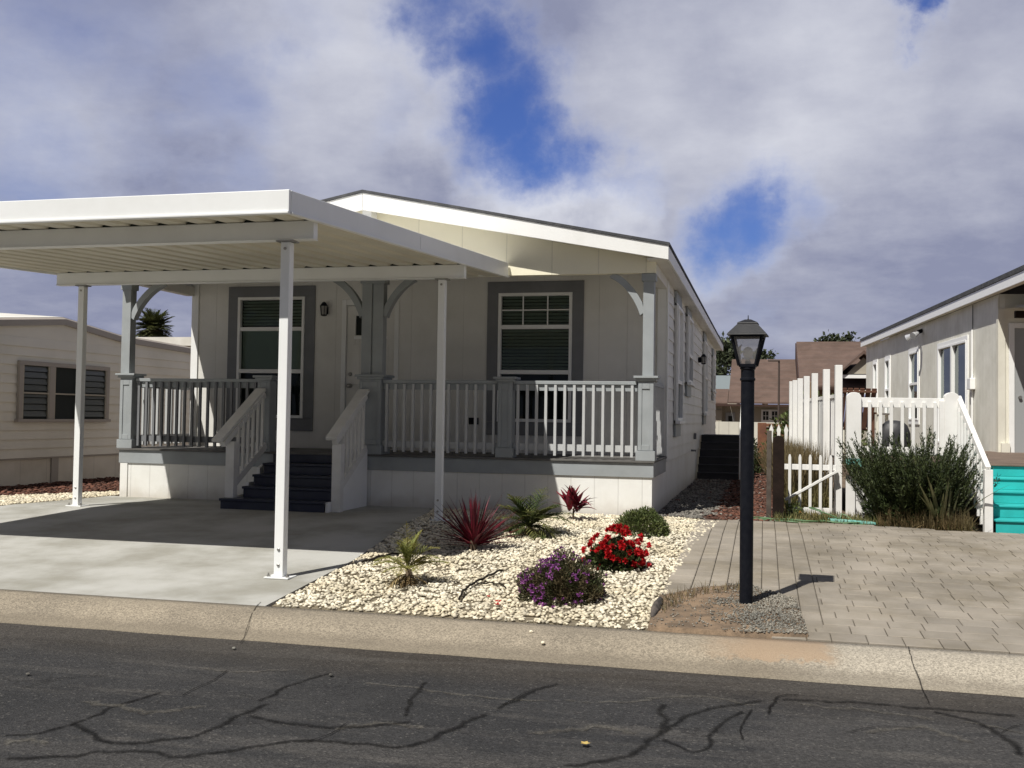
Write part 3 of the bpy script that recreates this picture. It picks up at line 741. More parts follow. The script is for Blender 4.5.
# porch wall lamp and side wall lamp
def walllamp(base, out, f=.78):
    ox, oy = out
    def q(a, b): return (base[0] + ox * a + oy * b, base[1] + oy * a - ox * b)
    x, y = q(.11, 0); z = base[2]
    pl = q(.012, 0)
    l = MB().lathe((x, y, z + .02), [(.02, .13), (.035, .12), (.075, .06), (.085, .05)], 12)
    p0 = q(0, 0); l.tube([(*q(.02, 0), z - .02), (*q(.08, 0), z + .12), (x, y, z + .15)], .012, 6)
    l.lathe((pl[0], pl[1], z - .08), [(.045, 0), (.05, .01), (.05, .13), (.045, .14)], 10)
    l.lathe((x, y, z - .13), [(.02, 0), (.06, .012), (.06, .03)], 12)
    for k in range(6):
        a = k * math.pi / 3; l.bar((x + .058 * math.cos(a), y + .058 * math.sin(a), z - .1), (x + .078 * math.cos(a), y + .078 * math.sin(a), z + .075), .01, .01)
    g = MB().lathe((x, y, z - .1), [(.05, 0), (.068, .17)], 12)
    for b in (l, g): b.v = [tuple(base[i] + (v[i] - base[i]) * f for i in range(3)) for v in b.v]
    o = l.build('wall_lamp', m_black, home)
    g.build('lamp_glass', m_lampglass, o)
walllamp((-6.6, YW, 3.15), (0, -1))
walllamp((XR + .02, 21.9, 2.80), (1, 0))
# porch outlet plate by the floor
MB().box(-4.27, -4.12, YW - .02, YW - .002, 1.42, 1.52).build('outlet_cover', m_black, home, .004)
MB().tube([(XR + .0, 19.9, .95), (XR + .09, 19.9, .95), (XR + .09, 19.9, .9)], .02, 8).build('hose_bib', m_grayd, home)
MB().box(XR - .0, XR + .05, 20.6, 20.7, 1.15, 1.27).build('outlet_cover', m_grayd, home)

# columns -----------------------------------------------------------------
YC0 = YF + .0
def pedestal(par, x, y, zt=2.02, hw=.1):
    p = MB().box(x - hw, x + hw, y, y + 2 * hw, ZFLOOR, zt).build('pedestal', m_gray, par, .004)
    t = MB()
    for s, (ax, ay) in (('f', (0, -1)), ('r', (1, 0))):
        if s == 'f':
            t.box(x - hw + .004, x - hw + .05, y - .012, y - .001, ZFLOOR + .13, zt - .03).box(x + hw - .05, x + hw - .004, y - .012, y - .001, ZFLOOR + .13, zt - .03)
            t.box(x - hw + .051, x + hw - .051, y - .012, y - .001, zt - .1, zt - .03).box(x - hw + .051, x + hw - .051, y - .012, y - .001, ZFLOOR + .13, ZFLOOR + .2)
    t.box(x - hw - .022, x + hw + .022, y - .025, y + 2 * hw + .022, ZFLOOR + .002, ZFLOOR + .125)
    t.build('panel_trim', m_gray, p, .003)
    c = MB().box(x - hw - .055, x + hw + .055, y - .055, y + 2 * hw + .055, zt + .035, zt + .065).box(x - hw - .03, x + hw + .03, y - .03, y + 2 * hw + .03, zt + .001, zt + .034)
    c.build('cap', m_gray, p, .004)
def column(x, y, wide=False, sh=0):
    hw = .105
    xs = (x,) if not wide else (x,)
    c = MB()
    if wide:
        c.box(x - .155, x - .012, y + .03, y + .17, 2.087, ZHEAD - .001).box(x + .012, x + .155, y + .03, y + .17, 2.087, ZHEAD - .001).box(x - .011, x + .011, y + .05, y + .15, 2.087, ZHEAD - .001)
        co = c.build('column', m_gray, home, .004)
        MB().box(x - .18, x + .18, y + .012, y + .19, ZHEAD - .07, ZHEAD - .004).build('collar', m_gray, co, .004)
        pedestal(co, x, y, hw=.155)
    else:
        c.box(x - .07 + sh, x + .07 + sh, y + .03, y + .17, 2.087, ZHEAD - .001)
        co = c.build('column', m_gray, home, .004)
        MB().box(x - .09 + sh, x + .09 + sh, y + .012, y + .19, ZHEAD - .10, ZHEAD - .004).build('collar', m_gray, co, .004)
        pedestal(co, x, y, hw=.1)
    return co
def bracket(par, x, y, s, span=.42, drop=.52):      # curved knee brace between column and header
    poly_o = []; poly_i = []; n = 10
    def cl(t):                     # centre line: a flattened quarter arc
        a = t * math.pi / 2; m = .50
        return Vector((s * span * (m * (1 - math.cos(a)) + (1 - m) * t), drop * (m * math.sin(a) + (1 - m) * t)))
    for i in range(n + 1):
        t = i / n; c = cl(t); d = (cl(min(1, t + .02)) - cl(max(0, t - .02))).normalized(); q = Vector((-d.y, d.x)) * s * .042
        e0, e1 = c - q, c + q
        poly_o.append((x + e0.x, min(ZHEAD - drop + e0.y, ZHEAD - .003)))
        poly_i.append((x + s * max(s * e1.x, .001), min(ZHEAD - drop + e1.y, ZHEAD - .002)))
    # ribbon of quads with thickness
    mb = MB(); n1 = n + 1
    vs = []
    for yy in (y + .045, y + .155):
        vs += [(p[0], yy, min(p[1], ZHEAD - .002)) for p in poly_o] + [(p[0], yy, p[1]) for p in poly_i]
    fs = []
    for i in range(n):
        fs += [(i, i + 1, n1 + i + 1, n1 + i), (2 * n1 + i, 2 * n1 + n1 + i, 2 * n1 + n1 + i + 1, 2 * n1 + i + 1), (i, 2 * n1 + i, 2 * n1 + i + 1, i + 1), (n1 + i, n1 + i + 1, 3 * n1 + i + 1, 3 * n1 + i)]
    fs += [(0, n1, 3 * n1, 2 * n1), (n, 2 * n1 + n, 3 * n1 + n, n1 + n)]
    mb.add(vs, fs); mb.build('bracket', m_gray, par)
cL = column(-8.905, YC0, sh=-.055); bracket(cL, -8.89, YC0, 1, span=.5)
cM = column(-5.17, YC0, True); bracket(cM, -5.015, YC0, 1); bracket(cM, -5.325, YC0, -1)
cR = column(-1.452, YC0, sh=.018); bracket(cR, -1.504, YC0, -1)
for x in (-3.29, -6.74):
    n_ = MB().box(x - .03, x + .03, YC0 + .05, YC0 + .15, ZFLOOR, 1.3).build('newel', m_gray, home); pedestal(n_, x, YC0, hw=.095, zt=2.0)

# railings ------------------------------------------------------------------
def railing(p, q, par=home, m_b=None):
    m_b = m_b or m_bal
    p = Vector(p); q = Vector(q); L = (q - p).length; d = (q - p) / L; nrm = Vector((d.y, -d.x, 0))     # nrm: to the outside
    pt = lambda t, o, z: tuple(p + d * t + nrm * o + Vector((0, 0, z)))
    r = MB()
    r.bar(pt(0, 0, 1.995), pt(L, 0, 1.995), .09, .045)
    r = r.build('railing', m_gray, par, .004)
    MB().bar(pt(0, 0, 1.93), pt(L, 0, 1.93), .035, .08).build('sub_rail', m_gray, r)
    MB().bar(pt(0, -.005, 1.155), pt(L, -.005, 1.155), .035, .085).build('bottom_rail', m_b, r)
    n = max(2, round(L / .122)); st = L / n
    ang = math.atan2(d.y, d.x)
    def balm():
        c = pt(st * .5, .036, 0)
        b = MB().box(-.017, .017, -.017, .017, 1.05, 1.965)
        b.v = [(c[0] + x * math.cos(ang) - y * math.sin(ang), c[1] + x * math.sin(ang) + y * math.cos(ang), z) for x, y, z in b.v]
        return b.build('baluster', m_b, r, origin=(c[0], c[1], 0)), c
    b0, c0 = balm()
    copies(b0, [b0.location + d * st * i for i in range(1, n)])
YRL = YC0 + .09
railing((-8.79, YRL, 0), (-6.84, YRL, 0), m_b=m_grayd)  # darker grey here puts the carport's shade into the baluster colour
railing((-5.01, YRL, 0), (-3.39, YRL, 0))
railing((-3.19, YRL, 0), (-1.57, YRL, 0))
railing((XR - .08, YC0 + .2, 0), (XR - .08, YW - .04, 0))
railing((XL + .08, YW - .04, 0), (XL + .08, YC0 + .2, 0))

# front steps ---------------------------------------------------------------
st = MB()
RISE = (ZFLOOR - ZB) / 5
for k in range(1, 5):
    y0 = YF - .02 - (5 - k) * .275
    xa, xb = (-6.75, -5.30) if k == 1 else (-6.58, -5.255)
    st.box(xa, xb, y0 - .02, y0 + .29 if k < 4 else YF - .026, ZB + RISE * k - .032, ZB + RISE * k)
    st.box(xa + .01, xb - .01, y0 + .004, y0 + .022, ZB - .02 + RISE * (k - 1), ZB + RISE * k - .033)
st.box(-6.57, -5.26, YF - .022, YF - .002, ZB + RISE * 4 + .002, .984)
steps = st.build('steps', m_step, home, .006)
def stair_rail(x, solid, ox=0, y0=11.93):
    r = MB().box(x - .06, x + .06, 12.02, 12.13, ZB - .02, 1.17).build('stair_railing', m_rail, home, .004)
    a = Vector((x + ox, y0, 1.235 - (11.93 - y0) * .6)); b = Vector((x + ox, 12.99, 1.87)); d = (b - a)
    MB().bar(a, b, .15, .04).bar(a + Vector((-ox * .6, .06, -.045)), b + Vector((-ox * .6, -.02, -.075)), .07, .075).build('handrail', m_rail, r, .004)
    low = (Vector((x, 12.14, .62)), Vector((x, 12.98, 1.10)))
    MB().bar(low[0], low[1], .05, .09).build('lower_rail', m_rail, r)
    for i in range(6):
        t = (i + .7) / 6.4; p = low[0].lerp(low[1], t); top = a.z + d.z * ((p.y - a.y) / d.y) - .06
        MB().box(x - .018, x + .018, p.y - .018, p.y + .018, p.z, top).build('baluster', m_rail, r)
    if solid:
        MB().prism([(12.135, ZB - .02), (13.01, ZB - .02), (13.01, 1.06), (12.135, .57)], x - .022, x + .022, 'x').build('side_panel', m_white, r)
    else:
        MB().prism([(12.135, ZB - .02), (13.01, ZB - .02), (13.01, .86), (12.80, .80), (12.80, .62), (12.5, .62), (12.5, .47), (12.135, .47)], x - .022, x + .022, 'x').build('side_panel', m_white, r)
stair_rail(-6.68, False, -.085, 11.84); stair_rail(-5.205, True, -.035)
MB().box(-5.30, -5.262, 11.93, 12.05, ZB - .01, .44).build('step_end', m_white, home)

# side steps (black) at the back right
ss = MB()
for k in range(1, 7):
    y0 = 21.4 + (k - 1) * .27
    ss.box(-1.325, -.50, y0, y0 + .30, ZB + .15 * k - .03, ZB + .15 * k).box(-1.325, -.50, y0 + .02, y0 + .04, ZB + .15 * (k - 1), ZB + .15 * k - .031)
ss.box(-1.325, -.5, 23.03, 24.2, 1.17, 1.205).box(-1.3, -.52, 24.15, 24.2, ZB, 1.17)
ss.build('side_steps', m_blackstep, home, .004)
MB().bar((-.46, 21.42, 1.15), (-.46, 23.1, 2.15), .05, .07).box(-.485, -.435, 21.4, 21.46, ZB, 1.15).box(-.485, -.435, 23.06, 23.12, ZB, 2.12).bar((-.46, 21.42, .65), (-.46, 23.1, 1.6), .04, .05).bar((-.46, 23.1, 2.13), (-.46, 24.2, 2.13), .05, .06).box(-.485, -.435, 24.14, 24.2, ZB, 2.1).build('side_stair_railing', m_vinyl, home)

# ---------------------------------------------------------------- carport
SK = .0735
def cx(x, y): return x + (y - 11.54) * SK           # the carport leans a little off square with the home
CXL, CXR = -8.94, -3.40
YC1, YC2 = 7.45, 13.0
def cz(y): return 3.170 + .042 * (y - 7.97)
carport = thing('carport', 'white metal carport with corrugated flat roof on slim square posts over the driveway', 'carport', (-3.97, 7.97, G(-3.97, 7.97)))
pan = MB(); nx = 20; pw = (CXR - CXL) / nx
prof = []
for i in range(nx):
    b = CXL + i * pw
    prof += [(b, .0), (b + pw * .58, .0), (b + pw * .79, .062), (b + pw * .80, .062)]
prof.append((CXR, .0))
vs = []
for y in (YC1 + .03, YC2):
    for x, dz in prof: vs.append((cx(x, y), y, cz(y) + dz + .004))
for y in (YC1 + .03, YC2):
    for x, dz in prof: vs.append((cx(x, y), y, cz(y) + dz + .012))
n = len(prof); fs = []
for i in range(n - 1): fs += [(i, i + 1, n + i + 1, n + i), (2 * n + i, 3 * n + i, 3 * n + i + 1, 2 * n + i + 1)]
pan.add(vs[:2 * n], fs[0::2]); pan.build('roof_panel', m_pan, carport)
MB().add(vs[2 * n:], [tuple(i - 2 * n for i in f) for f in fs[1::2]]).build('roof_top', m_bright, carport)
def cface(name, pts, th, z0, z1):       # fascia along pts in the pan plane
    (x0, y0), (x1, y1) = pts
    d = Vector((x1 - x0, y1 - y0, 0)).normalized(); nn = Vector((d.y, -d.x, 0)) * th
    v = []
    for (x, y) in pts:
        for o in (0, 1):
            for z in (z0, z1): v.append((x + nn.x * o, y + nn.y * o, cz(y) + z))
    fs = [(0, 1, 3, 2), (4, 6, 7, 5), (0, 4, 5, 1), (2, 3, 7, 6), (1, 5, 7, 3), (0, 2, 6, 4)]
    fo = MB().add(v, fs).build(name, m_carport, carport, .006)
    for zl in (z0 + .012,):      # folded lips along top and bottom
        e0, e1 = Vector((x0, y0, cz(y0) + zl)) + nn * 1.2, Vector((x1, y1, cz(y1) + zl)) + nn * 1.2
        MB().bar(e0, e1, .016, .02).build('lip', m_carport, fo, .004)
    L = (Vector(pts[1]) - Vector(pts[0])).length
    for q in [2.9 * (i + 1) for i in range(int(L / 2.9))]:
        c0 = Vector((x0, y0, 0)) + d * (L - q) + nn * 1.02; zc = cz(c0.y)
        MB().bar((c0.x, c0.y, zc + z0 + .03), (c0.x, c0.y, zc + z1 - .03), .05, .006, up=nn.normalized()).build('joint_cover', m_carport, fo)
cface('front_fascia', [(cx(CXL, YC1) - .03, YC1 + .03), (cx(CXR, YC1) + .03, YC1 + .03)], .035, -.02, .175)
cface('side_fascia', [(cx(CXR, YC1) + .002, YC1 + .032), (cx(CXR, YC2) + .002, YC2)], .03, -.02, .174)
cface('side_fascia', [(cx(CXL, YC2) - .002, YC2), (cx(CXL, YC1) - .002, YC1 + .032)], .03, -.02, .174)
for yb, w in ((7.97, .08), (11.54, .08)):
    z = cz(yb)
    b = MB()
    xa, xb = cx(CXL, yb) + .01, cx(CXR, yb) - .015
    b.box(xa, xb, yb - w / 2, yb + w / 2, z - .148, z - .001).box(xa, xb, yb - w / 2 - .012, yb + w / 2 + .012, z - .162, z - .149)
    bo = b.build('beam', m_carport, carport, .005)
    q = CXL                              # dark wedges added in the ribs as painted shade above the beam
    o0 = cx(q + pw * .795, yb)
    fc = MB().prism([(cx(q + pw * .60, yb), z + .001), (cx(q + pw * .98, yb), z + .001), (o0, z + .056)], yb - w / 2 + .004, yb + w / 2 - .004).build('rib_gap_shade', m_dark, bo, origin=(o0, yb, z))
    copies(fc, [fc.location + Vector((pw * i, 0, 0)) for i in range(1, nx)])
MB().prism([(cx(CXL, 13) + .02, cz(13.0) + .005), (cx(CXR, 13) - .02, cz(13.0) + .005), (cx(CXR, 13) - .02, cz(13.0) + .16), (cx(CXL, 13) + .02, cz(13.0) + .16)], 13.001, 13.026).build('back_light_stop', m_carport, carport)  # added strip that stops sun leaking between carport roof and gable
def cpost(x, y):
    zt = cz(y) - .163; z0 = G(x, y) + .006
    p = MB().box(x - .042, x + .042, y - .042, y + .042, z0 + .012, zt - .012).build('post', m_carport, carport, .006)
    MB().box(x - .11, x + .11, y - .085, y + .085, z0, z0 + .012).build('base_plate', m_carport, p, .002)
    MB().box(x - .08, x + .08, y - .06, y + .06, zt - .0115, zt - .001).build('top_plate', m_bolt, p)
    for bx, bz in ((0, z0 + .11), (0, z0 + .24), (0, zt - .07)):
        t = MB().lathe((0, 0, 0), [(.013, 0), (.013, .008), (.007, .012)], 8); t.v = [(x + bx + a, y - .042 - c, bz + b) for a, b, c in t.v]; t.build('bolt', m_bolt, p)
    for sx in (-.085, .085):
        MB().lathe((x + sx, y - .045, z0 + .012), [(.016, 0), (.016, .012), (.008, .014), (.008, .03)], 8).build('anchor_bolt', m_bolt, p)
cpost(-3.935, 7.97); cpost(-3.695, 11.54); cpost(-8.56, 11.54); cpost(-8.82, 7.97)

# ---------------------------------------------------------------- lamp post
lx, ly = -.12, 7.86; lz = G(lx, ly)
lamp = thing('lamp_post', 'black lamp post with tapered glass lantern standing in the dirt patch beside the paver driveway', 'lamp post', (lx, ly, lz))
lrot = R(-4)
MB().lathe((lx, ly, lz - .05), [(.049, 0), (.049, 1.73), (.0455, 1.735), (.0455, 1.74)], 24).build('post', m_black, lamp)
MB().lathe((lx, ly, lz + .0), [(.043, 1.68), (.056, 1.685), (.056, 1.70), (.050, 1.705), (.050, 1.765), (.057, 1.77), (.057, 1.79)], 24).build('collar', m_black, lamp)
L0, L1 = lz + 1.795, lz + 2.018
lan = MB()
a, b = .060, .110
lan.frustum((lx, ly, 0), a, a + .003, L0 - .01, L0 + .012, lrot)
def corner(h, i, j, rot=lrot): return (lx + h * i * math.cos(rot) - h * j * math.sin(rot), ly + h * i * math.sin(rot) + h * j * math.cos(rot))
CN = ((-1, -1), (1, -1), (1, 1), (-1, 1))
for i, j in CN: lan.bar((*corner(a, i, j), L0), (*corner(b, i, j), L1), .017, .017)
for k in range(4):
    lan.bar((*corner(b, *CN[k]), L1 - .005), (*corner(b, *CN[(k + 1) % 4]), L1 - .005), .018, .018)
lan.frustum((lx, ly, 0), .02, .02, L0 + .0, L0 + .035)
lan = lan.build('lantern', m_black, lamp)
def panemat():
    m = bpy.data.materials.new('frosted_lantern_pane'); k = N(m)
    d = k.n('ShaderNodeBsdfTranslucent'); d.inputs[0].default_value = (.72, .70, .68, 1)
    e = k.n('ShaderNodeBsdfDiffuse'); e.inputs[0].default_value = (.55, .53, .51, 1)
    t = k.n('ShaderNodeBsdfTransparent'); t.inputs[0].default_value = (.9, .89, .87, 1)
    m1 = k.n('ShaderNodeMixShader', i_0=.45); k.set(m1, 1, d.outputs[0]); k.set(m1, 2, e.outputs[0])
    m2 = k.n('ShaderNodeMixShader', i_0=.66); k.set(m2, 1, m1.outputs[0]); k.set(m2, 2, t.outputs[0])
    k.set(k.n('ShaderNodeOutputMaterial'), 'Surface', m2.outputs[0]); return m
m_pane = panemat()
for k in range(4):
    p, q = CN[k], CN[(k + 1) % 4]
    MB().add([(*corner(a - .003, *p), L0 + .01), (*corner(a - .003, *q), L0 + .01), (*corner(b - .003, *q), L1), (*corner(b - .003, *p), L1)], [(0, 1, 2, 3)]).build('pane', m_pane, lan)
cap = MB().frustum((lx, ly, 0), .143, .140, L1 + .0, L1 + .010, lrot).frustum((lx, ly, 0), .140, .070, L1 + .011, L1 + .088, lrot)
cap.frustum((lx, ly, 0), .076, .072, L1 + .089, L1 + .096, lrot).frustum((lx, ly, 0), .072, .022, L1 + .097, L1 + .122, lrot)
cap.lathe((lx, ly, L1), [(.010, .122), (.004, .13), (.003, .155)], 8)
cap.build('lantern_cap', m_blackcap, lan, .002)
MB().lathe((lx, ly, L0 + .03), [(.014, 0), (.016, .02), (.034, .05), (.038, .07), (.032, .095), (.018, .107), (.004, .112)], 16).build('bulb', m_bulb, lan, smooth=True)

# ---------------------------------------------------------------- plants in the bed
def blades(mb, c, n, lmin, lmax, w, el0, el1, droop, seg=6, r0=.03, up=0):
    for i in range(n):
        a = rnd.uniform(0, 2 * math.pi); el = R(rnd.uniform(el0, el1))
        d = (math.cos(a) * math.cos(el), math.sin(a) * math.cos(el), math.sin(el))
        mb.blade((c[0] + math.cos(a) * r0 * rnd.random(), c[1] + math.sin(a) * r0 * rnd.random(), c[2] + up * rnd.random()), d, rnd.uniform(lmin, lmax), w * rnd.uniform(.8, 1.2), rnd.uniform(*droop), seg)
def dome_leaves(mb, c, rx, ry, rz, n, l, w, inner=.55, seed=1, lump=.18):
    r = random.Random(seed)
    for i in range(n):
        u = r.uniform(-.12, 1); a = r.uniform(0, 2 * math.pi); s = math.sqrt(max(0, 1 - u * u)); k = inner + (1 - inner) * r.random() ** .5
        d = Vector((s * math.cos(a), s * math.sin(a), u))
        k *= 1 + lump * mnoise.noise(d * 2.6 + Vector((seed, 0, 0)))
        p = Vector((c[0] + rx * d.x * k, c[1] + ry * d.y * k, c[2] + rz * max(.02, d.z) * k))
        dd = (d + Vector((r.uniform(-1, 1), r.uniform(-1, 1), r.uniform(-.4, 1))) * .8).normalized()
        mb.leaf(p, dd, (r.uniform(-1, 1), r.uniform(-1, 1), r.uniform(-1, 1)), l * r.uniform(.6, 1.3), w * r.uniform(.7, 1.2))
def stems(mb, c, rx, ry, rz, n, seed, rad=.005):
    r = random.Random(seed)
    for i in range(n):
        a = r.uniform(0, 6.28); k = r.uniform(.4, .9); e = r.uniform(.4, .9)
        q = (c[0] + rx * k * math.cos(a), c[1] + ry * k * math.sin(a), c[2] + rz * e)
        m = (c[0] + rx * k * .4 * math.cos(a), c[1] + ry * k * .4 * math.sin(a), c[2] + rz * e * .55)
        mb.tube([c, m, q], [rad, rad * .8, rad * .4], 5)
def flowers(mb, c, rx, ry, rz, n, rad, petals, seed, umin=.05, lump=.18, spread=None):
    r = random.Random(seed); k = 0
    while k < n:
        u = r.uniform(umin, 1); a = r.uniform(0, 6.28); s = math.sqrt(1 - u * u)
        d = Vector((s * math.cos(a), s * math.sin(a), u))
        if spread and r.random() > spread(d): continue
        kk = 1.02 + lump * mnoise.noise(d * 2.6 + Vector((seed // 10, 0, 0)))
        p = Vector((c[0] + rx * d.x * kk, c[1] + ry * d.y * kk, c[2] + rz * d.z * kk)); k += 1
        for j in range(petals):
            e = (d + Vector((r.uniform(-1, 1), r.uniform(-1, 1), r.uniform(-1, 1))) * .9).normalized()
            mb.leaf(p + e * rad * .2, (e + Vector((r.uniform(-1, 1), r.uniform(-1, 1), r.uniform(-1, 1))) * .7), (r.uniform(-1, 1), r.uniform(-1, 1), r.uniform(-1, 1)), rad * r.uniform(.8, 1.3), rad * r.uniform(.7, 1.1))

# red cordyline
c = (-2.74, 9.68, G(0, 9.7))
t = thing('cordyline', 'large spiky dark red cordyline in the shadow edge of the stone bed', 'plant', c)
mb = MB(); blades(mb, (c[0], c[1], c[2] + .04), 85, .36, .58, .026, 4, 55, (-.1, .25), up=.05); blades(mb, (c[0], c[1], c[2] + .05), 42, .38, .56, .026, 45, 88, (.0, .1), up=.05)
mb.build('foliage', m_leafr, t, fixn=False)
MB().tube([(c[0], c[1], c[2] - .03), (c[0], c[1], c[2] + .12)], [.045, .035], 8).build('stem', m_twig, t)
# small crimson cordyline
c = (-2.22, 12.2, .31)
t = thing('cordyline', 'small crimson leaved plant close to the sunlit white porch skirting', 'plant', c)
mb = MB()
blades(mb, (c[0] - .04, c[1], c[2] + .11), 15, .22, .36, .085, 45, 88, (.0, .4), up=.06)
mb.build('foliage', m_leafr2, t, fixn=False)
mb = MB(); blades(mb, (c[0] + .05, c[1], c[2] + .1), 30, .2, .36, .05, 10, 60, (.2, .9), up=.14)
mb.build('lower_foliage', m_leafr, t, fixn=False)
MB().tube([(c[0], c[1], c[2] - .03), (c[0] + .01, c[1], c[2] + .15)], [.016, .010], 6).build('stem', m_twig, t)
# palms: trunk, pinnate fronds, dry fronds
def frond(mb, p, d, L, lw, droop, nl=14):
    q = Vector(p); dd = Vector(d).normalized(); seg = nl; pts = [q.copy()]
    side = dd.cross(Vector((0, 0, 1)));
    if side.length < .1: side = Vector((1, 0, 0))
    side.normalize()
    for i in range(seg):
        q = q + dd * L / seg; dd = (dd + Vector((0, 0, -droop / seg))).normalized(); pts.append(q.copy())
        f = (i + 1) / seg
        if f > .15:
            ll = L * .42 * math.sin(math.pi * min(1, .18 + f * .80))
            for s in (-1, 1):
                ldir = (dd * .85 + side * s * .75 + side.cross(dd) * .25 + Vector((0, 0, rnd.uniform(-.25, .1)))).normalized()
                mb.blade(tuple(q), ldir, ll * rnd.uniform(.8, 1.1), lw, .5, 3, .15)
    mb.tube(pts, [.006 * (1 - .8 * i / len(pts)) * L / .5 + .001 for i in range(len(pts))], 4)
def small_palm(c, label, n, Ls, mat, tr=.22, dry=8, elr=(15, 80), lw=.016):
    t = thing('small_palm', label, 'plant', c)
    mb = MB(); vs = [(c[0], c[1], c[2] - .03), (c[0] + .01, c[1], c[2] + tr)]
    mb.tube(vs, [.032, .025], 9).build('trunk', m_bark, t)
    mb = MB()
    for i in range(n):
        a = i * 2.4 + rnd.uniform(-.3, .3); el = R(rnd.uniform(*elr)); 
        frond(mb, (c[0], c[1], c[2] + tr), (math.cos(a) * math.cos(el), math.sin(a) * math.cos(el), math.sin(el)), rnd.uniform(*Ls), lw, rnd.uniform(.7, 1.6))
    mb.build('fronds', mat, t, fixn=False)
    mb = MB()
    for i in range(dry):
        a = rnd.uniform(0, 6.28); el = R(rnd.uniform(-35, 10))
        frond(mb, (c[0], c[1], c[2] + tr * .7), (math.cos(a) * math.cos(el), math.sin(a) * math.cos(el), math.sin(el)), rnd.uniform(Ls[0] * .55, Ls[1] * .7), lw * .9, 1.4, 10)
    mb.build('dry_fronds', m_dry, t, fixn=False)
    return t
small_palm((-2.81, 7.98, G(0, 7.98)), 'small palm with yellowing arched fronds nearest the road in the stone bed', 22, (.22, .42), m_palmleaf, .13, 12, (18, 85), .014)
small_palm((-2.43, 10.75, G(0, 10.75)), 'low green palm with drooping pale fronds behind the red cordyline', 38, (.34, .54), m_palmleaf2, .10, 14, (2, 70), .020)
# purple bush
c = (-1.50, 7.80, G(0, 7.8)); t = thing('lantana_bush', 'round purple flowering bush at the roadside front of the stone bed', 'bush', c)
mb = MB(); dome_leaves(mb, c, .34, .31, .305, 11000, .027, .015, .35, 2, .32); mb.build('foliage', m_leafg, t, fixn=False)
mb = MB(); stems(mb, c, .33, .3, .28, 60, 3); mb.build('stems', m_twig, t)
mb = MB(); flowers(mb, c, .335, .305, .30, 340, .015, 9, 21, .0, lump=.32, spread=lambda d: max(.03, min(1, .1 - .35 * d.x + .25 * d.z + 1.5 * mnoise.noise(d * 2.4)))); mb.build('flowers', m_purple, t, fixn=False)
# red geranium
c = (-1.28, 9.15, G(0, 9.15)); t = thing('geranium', 'geranium covered in bright red flowers beside the purple bush', 'plant', c)
mb = MB(); dome_leaves(mb, c, .24, .22, .22, 1200, .055, .048, .45, 5, .3); mb.build('foliage', m_leafd, t, fixn=False)
mb = MB(); stems(mb, c, .25, .22, .28, 34, 6, .006); mb.build('stems', m_twig, t)
mb = MB(); flowers(mb, (c[0] + .02, c[1], c[2] + .02), .27, .24, .265, 100, .031, 24, 52, .0, .55, spread=lambda d: max(.05, min(1, .5 + 1.2 * mnoise.noise(d * 2.2 + Vector((3, 0, 0)))))); mb.build('flowers', m_red, t, fixn=False)
# green shrub
c = (-1.27, 11.15, G(0, 11.1)); t = thing('shrub', 'small rounded green shrub by the right corner of the porch skirting', 'shrub', c)
mb = MB(); dome_leaves(mb, c, .29, .27, .27, 4500, .035, .018, .5, 8); mb.build('foliage', m_leafsh, t, fixn=False)
mb = MB(); stems(mb, c, .25, .25, .24, 26, 9); mb.build('stems', m_twig, t)
# drip tubes, soil rings, fallen petals, rock
def tubeobj(px, label, r=.009):
    P = [gpt(x, y) for x, y in px]
    Q = []
    for i in range(len(P) - 1):
        for k in range(5):
            t = k / 5; Q.append((P[i][0] * (1 - t) + P[i + 1][0] * t, P[i][1] * (1 - t) + P[i + 1][1] * t, P[i][2] * (1 - t) + P[i + 1][2] * t + .035 + .006 * math.sin(9 * (i + t))))
    Q.append((P[-1][0], P[-1][1], P[-1][2] + .015))
    tag(MB().tube(Q, r, 6).build('drip_tube', m_tube), label, 'drip tube', 'drip irrigation tubes in the stone bed')
tubeobj([(459, 604), (463, 595), (474, 587), (488, 580), (503, 573)], 'thick black drip tube curving through the stones left of the purple bush', .009)
tubeobj([(478, 588), (492, 587), (506, 590)], 'short thin black drip tube branching right towards the purple bush', .006)
tubeobj([(362, 566), (380, 560), (400, 556)], 'black drip tube running from the driveway edge to the roadside palm', .009)
for i, (px, py) in enumerate(((489, 603), (498, 608), (497, 611))):
    p = gpt(px, py); mb = MB()
    for k in range(6): mb.leaf((p[0] + rnd.uniform(-.012, .012), p[1] + rnd.uniform(-.012, .012), p[2] + .045), (rnd.uniform(-1, 1), rnd.uniform(-1, 1), .3), (0, 0, 1), .025, .02)
    tag(mb.build('fallen_petals', m_red), 'red petals fallen on the stones left of the purple bush', 'petals', 'fallen red petals')
def rock(name, c, s, mat, seed, sub=3, j=.25):
    bm = bmesh.new(); bmesh.ops.create_icosphere(bm, subdivisions=sub, radius=1)
    V = [v.co.copy() for v in bm.verts]; Fc = [tuple(w.index for w in q.verts) for q in bm.faces]; bm.free()
    mb = MB(); mb.add([(c[0] + v.x * s[0] * (1 + j * mnoise.noise(v * 1.6 + Vector((seed, 0, 0)))), c[1] + v.y * s[1] * (1 + j * mnoise.noise(v * 1.9 + Vector((0, seed, 0)))), c[2] + v.z * s[2] * (1 + j * mnoise.noise(v * 1.3 + Vector((0, 0, seed))))) for v in V], Fc)
    return mb.build(name, mat)
tag(rock('edging_rock', (-.75, 7.62, G(0, 7.6) + .0), (.04, .34, .075), m_rock, 3), 'long dark edging rock between the stone bed and the dirt patch', 'rock')
